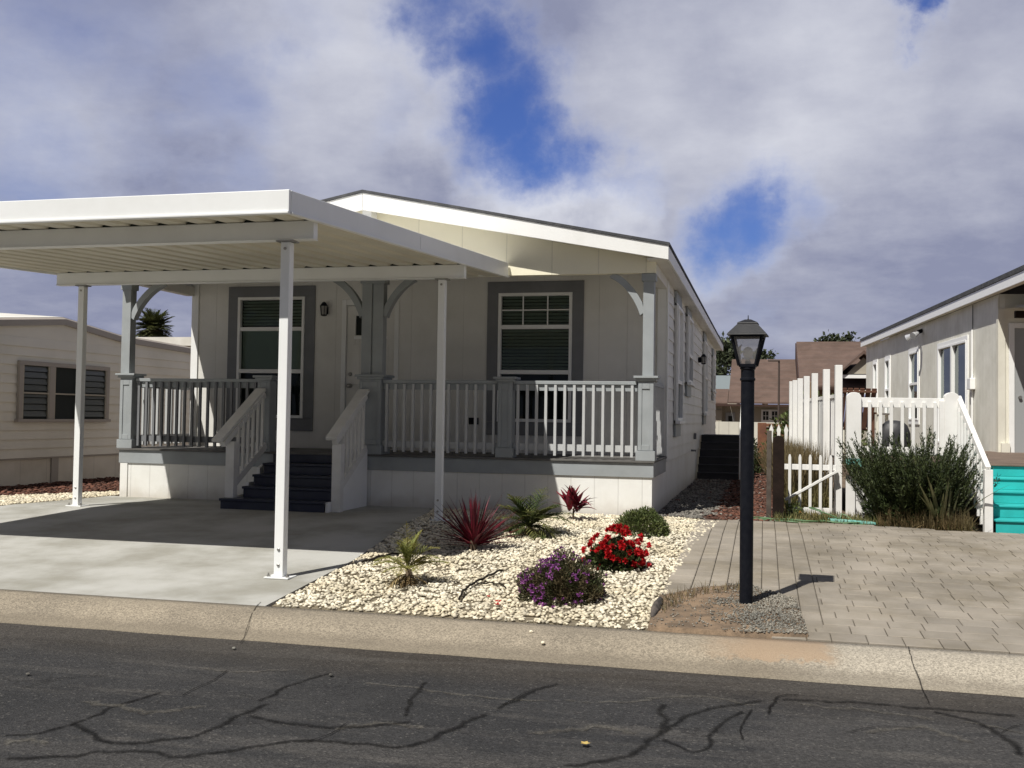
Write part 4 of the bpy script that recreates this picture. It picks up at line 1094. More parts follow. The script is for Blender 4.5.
for i, (px, py, lb) in enumerate(((234, 650, 'small pale stone lying on the road near the kerb'), (331, 677, 'tiny pale stone on the road in the middle left'), (28, 676, 'tiny pale stone on the road at the far left'))):
    p = gpt(px, py, 0); tag(rock('pebble', (p[0], p[1], .012), (.014, .011, .009), m_pale if i else m_pebble, i, 2), lb, 'pebble')
p = gpt(585, 747, 0); mb = MB()
for k in range(5): mb.leaf((p[0], p[1], .012), (math.cos(k * 1.3), math.sin(k * 1.3), .35), (0, 0, 1), .028, .02)
tag(mb.build('fallen_leaf', m_leafy), 'crumpled yellow leaf lying alone on the road', 'leaf')
for i, (px, py) in enumerate(((531, 634), (543, 639))):
    p = gpt(px, py, .1); tag(rock('pebble', (p[0], p[1], kz(p[0], p[1]) + .01), (.014, .013, .01), m_stone, i + 8, 2), 'cream stone rolled onto the kerb below the purple bush', 'pebble', 'stray stones on the kerb')
for i, (x, y) in enumerate(((-.55, 7.75), (-.3, 7.3), (-.1, 7.15), (-.62, 7.4), (.05, 7.35))):
    tag(rock('dirt_clod', (x, y, G(x, y) + .025), (.03 + .008 * (i % 3), .026, .018), m_dirt, i + 20, 2), 'small brown clod lying in the dirt patch by the lamp post', 'clod', 'clods in the dirt patch')

# ---------------------------------------------------------------- beige neighbour on the left
ang = math.atan2(.0223, 1.0)
nb = thing('mobile_home', 'beige lap sided mobile home with triple louvred window at the far left', 'house', (-11.64, 13.8, .31))
def nx_(y): return -11.64 + (y - 13.81) * .0223
Y0n, Y1n, YPn = 11.2, 19.1, 15.15
def nbroof(y):
    return 3.08 - .055 * abs(y - YPn) if y > YPn else 3.08 - .105 * (YPn - y)
def nbz(y):
    if y <= YPn: return 3.09 - .10 * (YPn - y)
    t = (y - YPn); return 3.09 - .115 * t if t < 1.5 else 3.09 - .1725 - .03 * (t - 1.5)
mb = MB(); z = .76
for y0, y1 in ((Y0n, Y1n),):
    mb.prism([(Y0n, .76), (Y1n, .76)] + [(y, nbz(y) - .02) for y in (Y1n, 16.65, YPn, Y0n)], -.1, 0, 'x')
    while z < 2.7:
        t = z + .15
        mb.add([(.001, Y0n, z), (.026, Y0n, z), (.004, Y0n, t), (.001, Y1n, z), (.026, Y1n, z), (.004, Y1n, t)], [(0, 1, 4, 3), (1, 2, 5, 4), (0, 2, 1), (3, 4, 5)]); z = t
mb.v = [(nx_(y) + x, y, z) for x, y, z in mb.v]
mb.build('wall', m_nb, nb)
mb = MB().box(-.08, -.01, Y0n, Y1n, .26, .758); mb.v = [(nx_(y) + x, y, z) for x, y, z in mb.v]; mb.build('skirting', m_nbskirt, nb)
mb = MB().box(-.01, .012, 14.95, 15.12, .31, .75).box(-.005, .018, Y0n, Y1n, .735, .77); mb.v = [(nx_(y) + x, y, z) for x, y, z in mb.v]; mb.build('skirt_trim', m_nbtrim, nb)
ys = [Y0n - .1, 13, 14.3, YPn - .3, YPn, YPn + .3, 15.9, 16.65, 17.3, Y1n + .1]
mb = MB(); vs = []; fs = []
for y in ys:
    z = nbz(y)
    vs += [(nx_(y) + .06, y, z - .10), (nx_(y) + .06, y, z), (nx_(y) + .0, y, z + .03), (nx_(y) + .0, y, z - .10)]
for i in range(len(ys) - 1):
    for j in range(4): fs.append((i * 4 + j, i * 4 + (j + 1) % 4, (i + 1) * 4 + (j + 1) % 4, (i + 1) * 4 + j))
mb.add(vs, fs).build('fascia', m_nbtrim, nb)
mb = MB(); vs = []; fs = []
for y in ys: vs += [(nx_(y) + .0, y, nbz(y) + .035), (-15.5, y, nbz(y) + .30)]
for i in range(len(ys) - 1): fs.append((2 * i, 2 * i + 2, 2 * i + 3, 2 * i + 1))
mb.add(vs, fs).build('roof', m_nbroof, nb)
for yw in (Y0n, Y1n):
    MB().add([(-11.7, yw, .31), (-26, yw, .31), (-26, yw, 2.7), (-11.7, yw, 2.7)], [(0, 1, 2, 3)]).build('wall', m_nb, nb)
xfn = lambda u, w, z: (nx_(u) + .024 + w, u, z)
fr = MB(xfn).box(14.08, 16.34, 0, .05, 2.26, 2.33).box(14.05, 16.37, 0, .07, 1.34, 1.39).box(14.08, 14.16, 0, .05, 1.39, 2.26).box(16.26, 16.34, 0, .05, 1.39, 2.26).box(14.78, 14.90, 0, .05, 1.39, 2.26).box(15.5, 15.62, 0, .05, 1.39, 2.26)
fr = fr.build('window', m_nbtrim, nb, .004)
for u0, u1, lou in ((14.16, 14.78, 1), (14.90, 15.5, 0), (15.62, 16.26, 1)):
    MB(xfn).box(u0, u1, .02, .045, 1.80, 1.825).box(u0, u0 + .025, .02, .044, 1.39, 2.26).box(u1 - .025, u1, .02, .044, 1.39, 2.26).build('sash', m_bgwall, fr)
    MB(xfn).add([(u0, .004, 1.39), (u1, .004, 1.39), (u1, .004, 2.26), (u0, .004, 2.26)], [(0, 1, 2, 3)]).build('pane', m_dark, fr)
    if lou:
        b = MB(xfn)
        for k in range(8): z = 1.42 + k * .105; b.add([(u0 + .025, .008, z + .10), (u1 - .025, .008, z + .10), (u1 - .025, .032, z + .012), (u0 + .025, .032, z + .012)], [(0, 1, 2, 3)])
        b.build('louvre', M('louvre_glass', (.07, .078, .07), rough=.2, spec=.6), fr)
# low white roofed home behind it
h2 = thing('mobile_home', 'distant white roofed mobile home just visible behind the beige home', 'house', (-19.5, 34, .31))
MB().box(-24, -14.0, 34, 40, .31, 3.95).build('wall', m_nb, h2)
MB().box(-24.3, -13.6, 33.7, 40.3, 3.96, 4.28).build('roof', m_nbroof, h2)
# sprig at the frame edge
c = (-11.9, 13.3, .31); t = thing('weedy_plant', 'sparse yellow green plant against the beige skirting at the left edge', 'plant', c)
mb = MB(); blades(mb, c, 40, .25, .5, .02, 25, 85, (.2, 1)); mb.build('foliage', m_palmleaf, t, fixn=False)

# far palm
pc = Vector((-39.1, 60, 6.85)); t = thing('palm_tree', 'distant bushy palm tree seen between the porch column and the house wall', 'tree', (-39.1, 60, 0))
MB().tube([(-39.1, 60, 0), (-39.0, 60, 3.3), tuple(pc)], [.26, .2, .22], 10).build('trunk', m_bark, t)
mb = MB()
for i in range(130):
    a = rnd.uniform(0, 6.28); el = R(rnd.uniform(-45, 85))
    frond(mb, pc, (math.cos(a) * math.cos(el), math.sin(a) * math.cos(el), math.sin(el)), rnd.uniform(1.1, 1.75), .11, rnd.uniform(.5, 1.2), 12)
mb.build('crown', m_palmfar, t, fixn=False)

# ---------------------------------------------------------------- right-hand home (turned a little)
tR = R(4.25)
rh = thing('mobile_home', 'grey beige panel sided home with white framed windows at the right edge', 'house', (4.063, 19.848, .31), tR)
# local frame: x to the right along its front, y back along its left side wall, z from the ground (.31 in the world)
zz = lambda z: z - .31
mb = MB(); wallgrid(mb, 0, 13.6, zz(.36), zz(3.86), [(11.72, 12.28, zz(1.6), zz(3.27)), (9.85, 10.45, zz(1.6), zz(3.27)), (6.35, 7.35, zz(1.6), zz(3.27)), (2.08, 4.38, zz(1.1), zz(3.2))], 0, .1)
mb.v = [(y, x, z) for x, y, z in mb.v]; mb.build('side_wall', m_rh, rh)
MB().box(.102, 7, 0, .1, 0, zz(3.86)).build('front_wall', m_rhf, rh)
MB().box(0.1, 7, 13.5, 13.6, 0, zz(3.86)).build('rear_wall', m_rh, rh)
MB().box(-.02, .10, -.02, -.002, zz(.95), zz(3.6)).box(-.02, -.002, -.0, .10, zz(.95), zz(3.8)).build('corner_board', m_rhf, rh)
MB().prism([(-.18, zz(4.02)), (-.18, zz(4.10)), (3.5, zz(4.66)), (7.3, zz(4.10)), (7.3, zz(4.02)), (3.5, zz(4.58))], -3.2, 13.64).build('roof', m_shingle, rh)
MB().box(-.165, -.14, -3.15, 13.62, zz(3.85), zz(4.015)).build('eave_fascia', m_bright, rh, .003)
MB().box(-.138, -.002, -3.1, 13.6, zz(3.868), zz(3.88)).build('soffit', m_rhf, rh)
# roof over the deck: header, corrugated awning
MB().box(.0, 7, -3.1, -3.0, zz(3.6), zz(3.99)).build('porch_header', m_white, rh, .004)
aw = MB()
for k in range(16):
    x = .12 + k * .2
    aw.add([(x, -1.2, zz(3.50)), (x + .12, -1.2, zz(3.50)), (x + .16, -1.2, zz(3.56)), (x + .2, -1.2, zz(3.56)), (x, -.02, zz(3.60)), (x + .12, -.02, zz(3.60)), (x + .16, -.02, zz(3.66)), (x + .2, -.02, zz(3.66))], [(0, 1, 5, 4), (1, 2, 6, 5), (2, 3, 7, 6)])
aw.build('awning', m_rhf, rh)
MB().box(.1, 3.3, -.6, -.52, zz(3.38), zz(3.5)).build('awning_beam', m_woodd, rh)
# windows of the side wall
xr = lambda u, w, z: (-w, u, zz(z))
def rwin(u0, u1, z0, z1, **k):
    return window(rh, xr, u0, u1, z0, z1, sm=.09, smat=m_bright, frame=m_bright, grid=False, blind=False, gl=m_glass2, **k)
rwin(11.72, 12.28, 1.6, 3.27, split=(.5,), deep=.09)
rwin(9.85, 10.45, 1.6, 3.27, split=(.5,), deep=.09)
rwin(6.35, 7.35, 1.6, 3.27, split=(.53,), deep=.09)
w = rwin(2.08, 4.38, 1.1, 3.2, split=(), deep=.09)
MB(xr).box(3.16, 3.26, -.03, .04, 1.15, 3.15).build('mullion', m_white, w)
# door on the front
d = MB().box(.16, .25, -.04, -.002, zz(1.0), zz(3.34)).box(1.25, 1.34, -.04, -.002, zz(1.0), zz(3.34)).box(.251, 1.249, -.04, -.002, zz(3.25), zz(3.34)).build('door', m_white, rh, .004)
MB().box(.255, 1.245, -.02, -.001, zz(1.02), zz(3.245)).build('leaf', m_greydoor, d)
MB().tube([(.34, -.06, zz(2.02)), (.34, -.02, zz(2.02))], .03, 10).build('handle', m_bolt, d)
# conduit, meter box, floodlight, tap
MB(xr).tube([(1.62, .03, 1.2), (1.62, .03, 3.36)], .022, 8).build('conduit', m_white, rh)
MB(xr).tube([(1.62, .02, 3.37), (1.62, .02, 3.84)], .008, 6).build('cable', m_black, rh)
MB(xr).box(1.5, 1.74, 0.002, .1, 2.2, 2.42).build('meter_box', m_white, rh, .01)
fl = MB(xr).tube([(6.0, .0, 3.72), (6.0, .10, 3.68)], .05, 10).tube([(6.0, .08, 3.68), (6.25, .2, 3.62)], .03, 8).tube([(6.0, .08, 3.68), (5.75, .2, 3.62)], .03, 8).build('floodlight', m_black, rh)
for s in (-1, 1):
    MB(xr).tube([(6 + s * .22, .15, 3.64), (6 + s * .32, .28, 3.56)], [.04, .085], 12).build('lamp_head', m_chrome, fl)
MB().box(.02, .16, -.09, -.022, zz(1.02), zz(1.2)).build('tap_box', m_rhf, rh)

# deck ----------------------------------------------------------------------
DZ = 1.04
deck = thing('deck', 'white railed deck with tall white screen posts and turquoise steps beside the right hand home', 'deck', (1.0, 13.75, .31), tR)
# local frame as above but origin at the front left corner, heights relative to .31
dk = MB()
for i in range(46): dk.box(.0, 7, .02 + i * .14, .02 + i * .14 + .134, zz(DZ) - .03, zz(DZ))
dk.build('floor', m_deckb, deck)
MB().box(0.0, 1.40, -.02, .015, zz(DZ) - .17, zz(DZ) - .032).box(-.02, -.001, .02, 6.4, zz(DZ) - .2, zz(DZ) - .04).build('rim', m_deckb, deck, .004)
sk = MB()
for k in range(11): sk.box(.02 + k * .125, .02 + k * .125 + .115, .02, .04, -.02, zz(DZ) - .172)
sk.build('skirt', m_vinyl, deck, .003)
def roundpost(x, y, w, z0, z1, par, name='railing_post', t=.1):
    p = [(x - w / 2, z0), (x + w / 2, z0)] + [(x + w / 2 * math.cos(a), z1 - w * .38 + w * .38 * math.sin(a)) for a in [math.pi * i / 10 for i in range(11)]]
    return MB().prism(p, y, y + t).build(name, m_vinyl, par, .004)
roundpost(.10, -.10, .175, zz(1.08), zz(1.92), deck); roundpost(1.27, -.10, .17, zz(.42), zz(1.93), deck)
MB().box(.015, .195, -.115, .0, zz(.98), zz(1.075)).build('painted_block', m_turq2, deck, .004)
MB().box(.19, 1.185, -.06, -.02, zz(1.73), zz(1.855)).build('top_rail', m_vinyl, deck, .004)
MB().box(.19, 1.185, -.06, -.02, zz(1.125), zz(1.235)).build('bottom_rail', m_vinyl, deck, .004)
b0 = MB().box(.29 - .019, .29 + .019, -.095, -.061, zz(1.14), zz(1.80)).build('baluster', m_vinyl, deck, .003, origin=(.29, -.08, 0))
copies(b0, [b0.location + Vector((.131 * i, 0, 0)) for i in range(1, 7)])
b1 = MB().box(1.155 - .03, 1.155 + .03, -.09, -.061, zz(1.14), zz(1.82)).build('baluster', m_vinyl, deck, .003)
# tall screen posts and ribbed panel on the left side
for y in (.05, 1.2, 2.5, 3.55, 4.5, 5.3, 5.9):
    MB().box(-.11, -.022, y, y + .088, -.02, zz(2.27)).build('screen_post', m_vinyl, deck, .004)
MB().box(-.01, .012, 1.35, 6.9, zz(.98), zz(1.86)).build('screen_panel', m_panelw, deck)
MB().box(-.02, .03, .3, 6.9, zz(1.862), zz(1.91)).build('screen_rail', m_vinyl, deck, .003)
b2 = MB().box(-.01, .025, .32, .355, zz(1.08), zz(1.86)).build('baluster', m_vinyl, deck, origin=(0, .32, 0))
copies(b2, [b2.location + Vector((0, .14 * i, 0)) for i in range(1, 7)])
# turquoise steps
tp = MB(); rise = (DZ - .31) / 5
for k in range(5):
    y0 = -1.12 + k * .275
    tp.box(1.50, 5, y0, y0 + .02, rise * k - (.02 if k == 0 else 0), rise * (k + 1) - (.028 if k < 4 else .019))
    tp.box(1.49, 5, y0 - .02, y0 + .28 if k < 4 else .018, rise * (k + 1) - .027, rise * (k + 1)) if k < 4 else None
tp.build('steps', m_turq, deck, .006)
MB().box(1.45, 5, -.045, .019, zz(DZ) - .0185, zz(DZ) + .001).build('step_nosing', m_deckb, deck, .004)
# stair railing
sr = MB().bar((1.36, -.02, zz(1.86)), (1.42, -1.08, zz(1.02)), .06, .08).build('stair_railing', m_vinyl, deck, .004)
MB().box(1.375, 1.465, -1.13, -1.05, -.02, zz(1.02)).build('rail_post', m_vinyl, sr, .004)
MB().bar((1.37, -.1, zz(1.22)), (1.42, -1.05, zz(.48)), .04, .09).build('lower_rail', m_vinyl, sr, .003)
for i in range(8):
    t = (i + .7) / 8.4; y = -.08 - .95 * t; x = 1.335 + .06 * t; zt = 1.83 - .80 * (t * .95 + .05)
    MB().box(x - .018, x + .018, y - .02, y + .02, zz(zt - .72), zz(zt)).build('picket', m_vinyl, sr, .003)

def dloc(x, y, z=0): return (1.0 + x * math.cos(tR) - y * math.sin(tR), 13.75 + x * math.sin(tR) + y * math.cos(tR), z)
# furniture on the deck
c = dloc(1.10, 2.6, DZ); t = thing('covered_grill', 'rounded grill under a black cover on the white railed deck', 'grill', c)
mb = MB(); prof = [(.19, 0), (.20, .2), (.195, .34), (.16, .46), (.10, .52), (.02, .535)]
vs = []; fs = []; n = 22
for r_, z in prof:
    for j in range(n):
        a = 2 * math.pi * j / n; rr = r_ * (1 + .07 * math.sin(5 * a + z * 3) * (1 - z)); vs.append((c[0] + rr * 1.15 * math.cos(a), c[1] + rr * .8 * math.sin(a), c[2] + z))
for i in range(len(prof) - 1):
    for j in range(n): fs.append((i * n + j, i * n + (j + 1) % n, (i + 1) * n + (j + 1) % n, (i + 1) * n + j))
mb.add(vs, fs + [tuple(range((len(prof) - 1) * n, len(prof) * n))]).build('cover', m_cover, t, smooth=True)
def deck_chair(c, rz, label, mat, cush=None):
    t = thing('patio_chair', label, 'chair', c, rz)
    for sx in (-.27, .27):
        MB().box(sx - .025, sx + .025, -.28, -.23, 0, .62).build('leg', mat, t, .004); MB().box(sx - .025, sx + .025, .25, .30, 0, .62).build('leg', mat, t, .004)
        MB().box(sx - .045, sx + .045, -.32, .32, .62, .65).build('armrest', mat, t, .004)
    s = MB()
    for k in range(6): s.box(-.25, .25, -.27 + k * .09, -.19 + k * .09, .38, .405)
    s.build('seat', mat, t, .003)
    b = MB()
    for k in range(6): b.bar((-.23 + k * .092, .26, .40), (-.23 + k * .092, .42, 1.0), .07, .02)
    b.bar((-.26, .41, .95), (.26, .41, .95), .07, .03); b.build('backrest', mat, t, .003)
    if cush: MB().box(-.24, .24, .12, .22, .42, .92).build('cushion', cush, t, .03)
deck_chair(dloc(.42, 2.6, DZ), R(200), 'brown wooden patio chair with a blue cushion behind the left end of the deck railing', m_chairw, m_cushion)
deck_chair(dloc(.85, 3.6, DZ), R(160), 'pale patio chair standing behind the middle of the deck railing', m_rhf)

# gate, posts, side fences ----------------------------------------------------
g0 = (.30, 13.7); gate = thing('picket_gate', 'low white picket gate with diagonal brace between the dark wooden post and the deck', 'gate', (g0[0], g0[1], .31))
MB().box(.26, .90, 13.7, 13.735, .92, .99).build('top_rail', m_vinyl, gate, .003)
MB().box(.36, .86, 13.7, 13.735, .37, .44).build('bottom_rail', m_vinyl, gate, .003)
MB().bar((.27, 13.718, .53), (.90, 13.718, .91), .03, .10, (0, 1, 0)).build('brace', m_vinyl, gate, .003)
for i in range(5):
    x = .325 + i * .126
    MB().prism([(x - .018, .33), (x + .018, .33), (x + .018, 1.08), (x + .009, 1.115), (x - .009, 1.115), (x - .018, 1.08)], 13.675, 13.697).build('picket', m_vinyl, gate, .002)
fp = MB().box(.035, .095, 13.15, 13.22, .25, 1.42)
tag(fp.build('fence_post', m_wood, bevel=.006), 'slim grey weathered post immediately left of the dark wooden post by the gate', 'post')
dp = thing('fence_post', 'thick dark brown wooden post with rounded top left of the white gate', 'post', (.19, 13.15, .28))
p = [(.11, .25), (.245, .25)] + [(.1775 + .0675 * math.cos(a), 1.30 + .06 * math.sin(a)) for a in [math.pi * i / 8 for i in range(9)]]
MB().prism(p, 13.1, 13.2).build('post', m_woodd, dp, .006)
MB().box(.12, .14, 13.2, 13.9, .35, 1.2).build('plank', m_woodd, dp)
tag(MB().box(-.16, .06, 27.3, 27.36, .25, 1.48).build('fence_post', m_woodr, bevel=.01), 'reddish brown flat post standing further back along the side path', 'post')
tag(MB().box(.80, .92, 21.4, 21.46, .3, 2.32).build('fence_post', m_drypost, bevel=.006), 'tan wooden post rising behind the white screen posts of the deck', 'post')
bf = thing('board_fence', 'low red brown board fence beyond the small pointed pickets', 'fence', (.5, 28.5, .31))
MB().box(-.05, 1.6, 28.5, 28.55, .3, 1.36).build('panel', m_woodr, bf); MB().box(-.05, 1.6, 28.45, 28.499, 1.37, 1.46).build('rail', m_woodr, bf, .005)
pk = thing('picket_fence', 'short white picket fence with pointed tops behind the dry grass', 'fence', (.3, 25, .31))
MB().box(.10, .95, 25, 25.03, .95, 1.06).build('rail', m_vinyl, pk)
for i in range(5):
    x = .17 + i * .168
    MB().prism([(x - .035, .31), (x + .035, .31), (x + .035, 1.26), (x + .05, 1.32), (x, 1.46), (x - .05, 1.32), (x - .035, 1.26)], 24.96, 24.99).build('picket', m_vinyl, pk)
cf = thing('board_fence', 'pale cream board fence in front of the brown roofed building', 'fence', (-1, 38, .31))
MB().box(-4, 1.9, 38, 38.05, .3, 1.47).build('panel', m_creamf, cf)

# big rosemary-like bush by the steps
def sprigs(mb, c, n, rx, ry, L, seed, el=(20, 88), leafl=.05, leafw=.007, per=26):
    r = random.Random(seed)
    for i in range(n):
        a = r.uniform(0, 6.28); k = math.sqrt(r.random()); p = Vector((c[0] + rx * k * math.cos(a) * .55, c[1] + ry * k * math.sin(a) * .55, c[2] + r.uniform(0, .35)))
        e = R(r.uniform(*el)) ; e = max(R(8), e * (1.05 - .55 * k)); l = L * r.uniform(.55, 1.08)
        d = Vector((math.cos(a) * math.cos(e), math.sin(a) * math.cos(e), math.sin(e))); dd = d.copy(); q = p.copy()
        for j in range(per):
            q = q + dd * l / per; dd = (dd + Vector((r.uniform(-.04, .04), r.uniform(-.04, .04), .035))).normalized()
            if j < per * .25: continue
            for s in range(4):
                w = Vector((r.uniform(-1, 1), r.uniform(-1, 1), r.uniform(-1, 1)))
                mb.leaf(q, dd * 1.0 + w * .75, w, leafl * r.uniform(.7, 1.3), leafw)
c = (1.76, 13.15, .31); t = thing('rosemary_bush', 'large dark green bushy shrub with upright sprigs in front of the deck railing', 'bush', c)
mb = MB(); sprigs(mb, c, 520, .52, .40, .86, 11, el=(38, 88), leafl=.05, leafw=.012); mb.build('foliage', m_leafd, t, fixn=False)
mb = MB(); dome_leaves(mb, c, .56, .42, .74, 15000, .06, .016, .3, 15, .3); mb.build('inner_foliage', m_leafd, t, fixn=False)
mb = MB(); stems(mb, c, .6, .4, .9, 50, 4, .012); mb.build('stems', m_twig, t)
c = (2.0, 12.93, .31); t = thing('flax_plant', 'clump of long grey green strap leaves beside the turquoise steps', 'plant', c)
mb = MB(); blades(mb, (c[0], c[1] - .05, c[2]), 56, .5, .9, .046, 48, 88, (.05, .55), r0=.16); mb.build('foliage', m_leafs, t, fixn=False)
mb = MB(); blades(mb, (c[0], c[1], c[2]), 60, .2, .42, .012, 15, 80, (.4, 1.4), r0=.18); mb.build('dry_leaves', m_dry, t, fixn=False)

# grasses -------------------------------------------------------------------
def grass(name, poly, n, l, w, mat, label, seed, zf=G, el=(45, 90), droop=(.2, 1.4), dens=None):
    r = random.Random(seed); mb = MB(); xs = [p[0] for p in poly]; ys = [p[1] for p in poly]; k = 0
    while k < n:
        x, y = r.uniform(min(xs), max(xs)), r.uniform(min(ys), max(ys))
        if not inside((x, y), poly): continue
        if dens and r.random() > dens(x, y): continue
        a = r.uniform(0, 6.28); e = R(r.uniform(*el)); k += 1
        mb.blade((x, y, zf(x, y)), (math.cos(a) * math.cos(e), math.sin(a) * math.cos(e), math.sin(e)), r.uniform(*l), w, r.uniform(*droop), 3, .1)
    tag(mb.build(name, mat, fixn=False), label, 'grass', kind='stuff')
edge_poly = [(.10, 12.88), (.5, 12.93), (1.0, 12.93), (1.7, 12.75), (2.3, 12.55), (2.33, 12.75), (1.9, 13.1), (1.1, 13.5), (.5, 13.7), (.2, 13.4)]
poly_sheet('weed_strip', [(.1, 12.86), (1.0, 12.9), (2.35, 12.5), (2.4, 14.2), (.3, 16), (.15, 13.4)], .004, m_soil, .3, bump=.02)
grass('grass', edge_poly, 2600, (.05, .16), .009, m_grass, 'weedy green and straw grass along the back edge of the paver driveway', 31)
grass('grass', [(1.3, 12.8), (2.3, 12.56), (2.3, 12.8), (1.5, 13.0)], 1800, (.10, .30), .007, m_drygrass, 'dry straw grass at the foot of the dark bush and strap leaved plant', 32)
tall = [(.32, 14.6), (.86, 14.6), (.72, 17.5), (.55, 20.5), (.12, 20.5), (.2, 17)]
poly_sheet('weed_strip', [(.3, 14.3), (.95, 14.3), (.55, 24), (.05, 24)], .004, m_soil, .5, bump=.02)
grass('tall_grass', tall, 6500, (.5, 1.0), .014, m_drygrass, 'tall dry brown grass behind the white picket gate', 33, el=(62, 90), droop=(.05, .7))
grass('tall_grass', [(.3, 14.35), (.88, 14.35), (.8, 15.2), (.35, 15.2)], 900, (.2, .5), .011, m_grass, 'green weeds just behind the white picket gate', 34, el=(50, 90))
grass('dry_weeds', [(-.72, 7.9), (-.5, 8.3), (-.1, 8.5), (-.1, 8.35), (-.45, 8.1), (-.6, 7.7), (-.7, 7.3)], 300, (.03, .10), .005, m_drygrass, 'sparse dead weeds along the paver edge of the dirt patch', 36, zf=lambda x, y: G(x, y) + .025)
# dark low shrub behind lamp, orange flower weeds by the post
c = (-.25, 24.5, .31); t = thing('shrub', 'dark green shrub far back on the side path behind the lamp post', 'shrub', c)
mb = MB(); dome_leaves(mb, c, .22, .25, .75, 900, .07, .045, .3, 41); mb.build('foliage', m_leafd, t, fixn=False)
c = (.36, 13.35, .31); t = thing('weedy_plant', 'low orange flowered weed at the foot of the dark wooden post', 'plant', c)
mb = MB(); dome_leaves(mb, c, .16, .14, .22, 350, .04, .02, .3, 43); mb.build('foliage', m_leafsh, t, fixn=False)
mb = MB(); flowers(mb, c, .14, .12, .2, 7, .02, 8, 44); mb.build('flowers', m_leafy, t, fixn=False)
# garden hose, turquoise board
pts = []
for i in range(240):
    a = i * .26; k = .10 + .06 * math.sin(i * .11); xx = -.05 + 1.15 * (i / 239) + .16 * math.cos(a); yy = 13.03 + .09 * math.sin(a) + .05 * math.sin(i * .05)
    pts.append((xx, yy, .335 + .012 * math.sin(a * .7) + (.0 if not 150 < i < 200 else .16 * max(0, math.sin(a * .5)))))
tag(MB().tube(pts, .0075, 6).build('garden_hose', m_hose, smooth=True), 'tangled green garden hose lying along the grass edge by the gate', 'hose')
bd = MB().box(-.26, .26, -.07, .07, 0, .03); bd.v = [(1.03 + x * .98 - y * .2, 13.0 + x * -.12 + y * .95, .335 + z + x * -.03) for x, y, z in bd.v]
tag(bd.build('painted_board', m_turq2, bevel=.006), 'faded turquoise board lying flat in front of the dark bush', 'board')

# ---------------------------------------------------------------- background building, pole, trees
bg = thing('brown_roofed_building', 'long cream building with brown shingle roofs and a small gable beyond the gate', 'house', (1, 46, .31))
MB().box(-1.75, 5.5, 45.6, 52, .3, 2.22).build('wall', m_bgwall, bg)
MB().box(-2.9, -1.752, 45.3, 50, .3, 2.14).build('wall', m_bgwall, bg)
MB().box(1.62, 8.5, 45.1, 52, 2.3, 2.95).build('upper_wall', m_bgtan, bg)
MB().prism([(45.0, 2.24), (50, 4.35), (50, 4.42), (45.0, 2.30)], -1.5, 1.5, 'x').build('roof', m_brownroof, bg)
MB().prism([(44.9, 2.2), (46.5, 2.85), (46.5, 2.9), (44.9, 2.26)], -3.0, -1.52, 'x').build('roof', m_brownroof, bg)
MB().box(-3.0, 1.5, 44.86, 44.99, 2.12, 2.21).build('eave', m_eave, bg)
MB().prism([(44.7, 2.95), (50, 5.18), (50, 5.25), (44.7, 3.02)], 1.45, 8.6, 'x').build('roof', m_brownroof, bg)
MB().box(1.45, 8.6, 44.6, 44.7, 2.85, 2.95).build('eave', m_eave, bg)
MB().prism([(44.7, 2.95), (50, 5.18), (50, 3.2), (45.6, 2.4)], 1.40, 1.448, 'x').build('roof_edge', m_eave, bg)
dm = MB().prism([(3.05, 3.62), (3.0, 3.50), (3.95, 4.32), (4.9, 3.50), (4.85, 3.62), (3.95, 4.46)], 44.1, 47).build('dormer', m_brownroof, bg)
MB().prism([(3.3, 3.5), (4.6, 3.5), (3.95, 4.18)], 44.35, 44.4).build('dormer_wall', m_bgwall, dm)
MB().box(3.1, 4.8, 44.28, 44.34, 3.32, 3.46).build('dormer_sill', m_white, dm)
wn = MB().box(-.12, .62, 45.55, 45.598, 1.45, 2.0).build('window', m_white, bg)
for x in (-.04, .33): MB().box(x, x + .22, 45.52, 45.549, 1.55, 1.92).build('pane', m_dark, wn); 
for x in (.06, .43): MB().box(x, x + .02, 45.50, 45.519, 1.55, 1.92).box(x - .1, x + .12, 45.505, 45.518, 1.72, 1.74).build('glazing_bar', m_white, wn)
MB().box(-2.45, -1.78, 45.25, 45.299, .4, 1.95).build('garage_door', m_bgwall, bg)
gd = MB().box(-1.62, -1.22, 45.55, 45.599, .4, 1.85).build('door', m_greydoor, bg); MB().box(-1.5, -1.34, 45.53, 45.549, 1.45, 1.7).build('pane', m_dark, gd)
ah = thing('shed', 'small grey metal roofed shed behind the brown roofed building', 'shed', (-1.9, 55, .31))
MB().box(-3.2, -1.4, 55, 57, .31, 3.2).build('wall', m_bgwall, ah); MB().prism([(54.6, 3.05), (57.3, 3.9), (57.3, 3.95), (54.6, 3.12)], -3.4, -1.2, 'x').build('roof', M('grey_metal_roof', (.20, .23, .235), rough=.5), ah)
sp_ = thing('street_light', 'thin brown street light pole with short arm in front of the brown roof', 'street light', (.535, 40, .31))
MB().tube([(.535, 40, .3), (.535, 40, 3.78)], [.045, .035], 8).build('pole', m_pole, sp_)
MB().box(.13, .56, 39.94, 40.06, 3.76, 3.82).build('lamp_head', m_pole, sp_, .01)

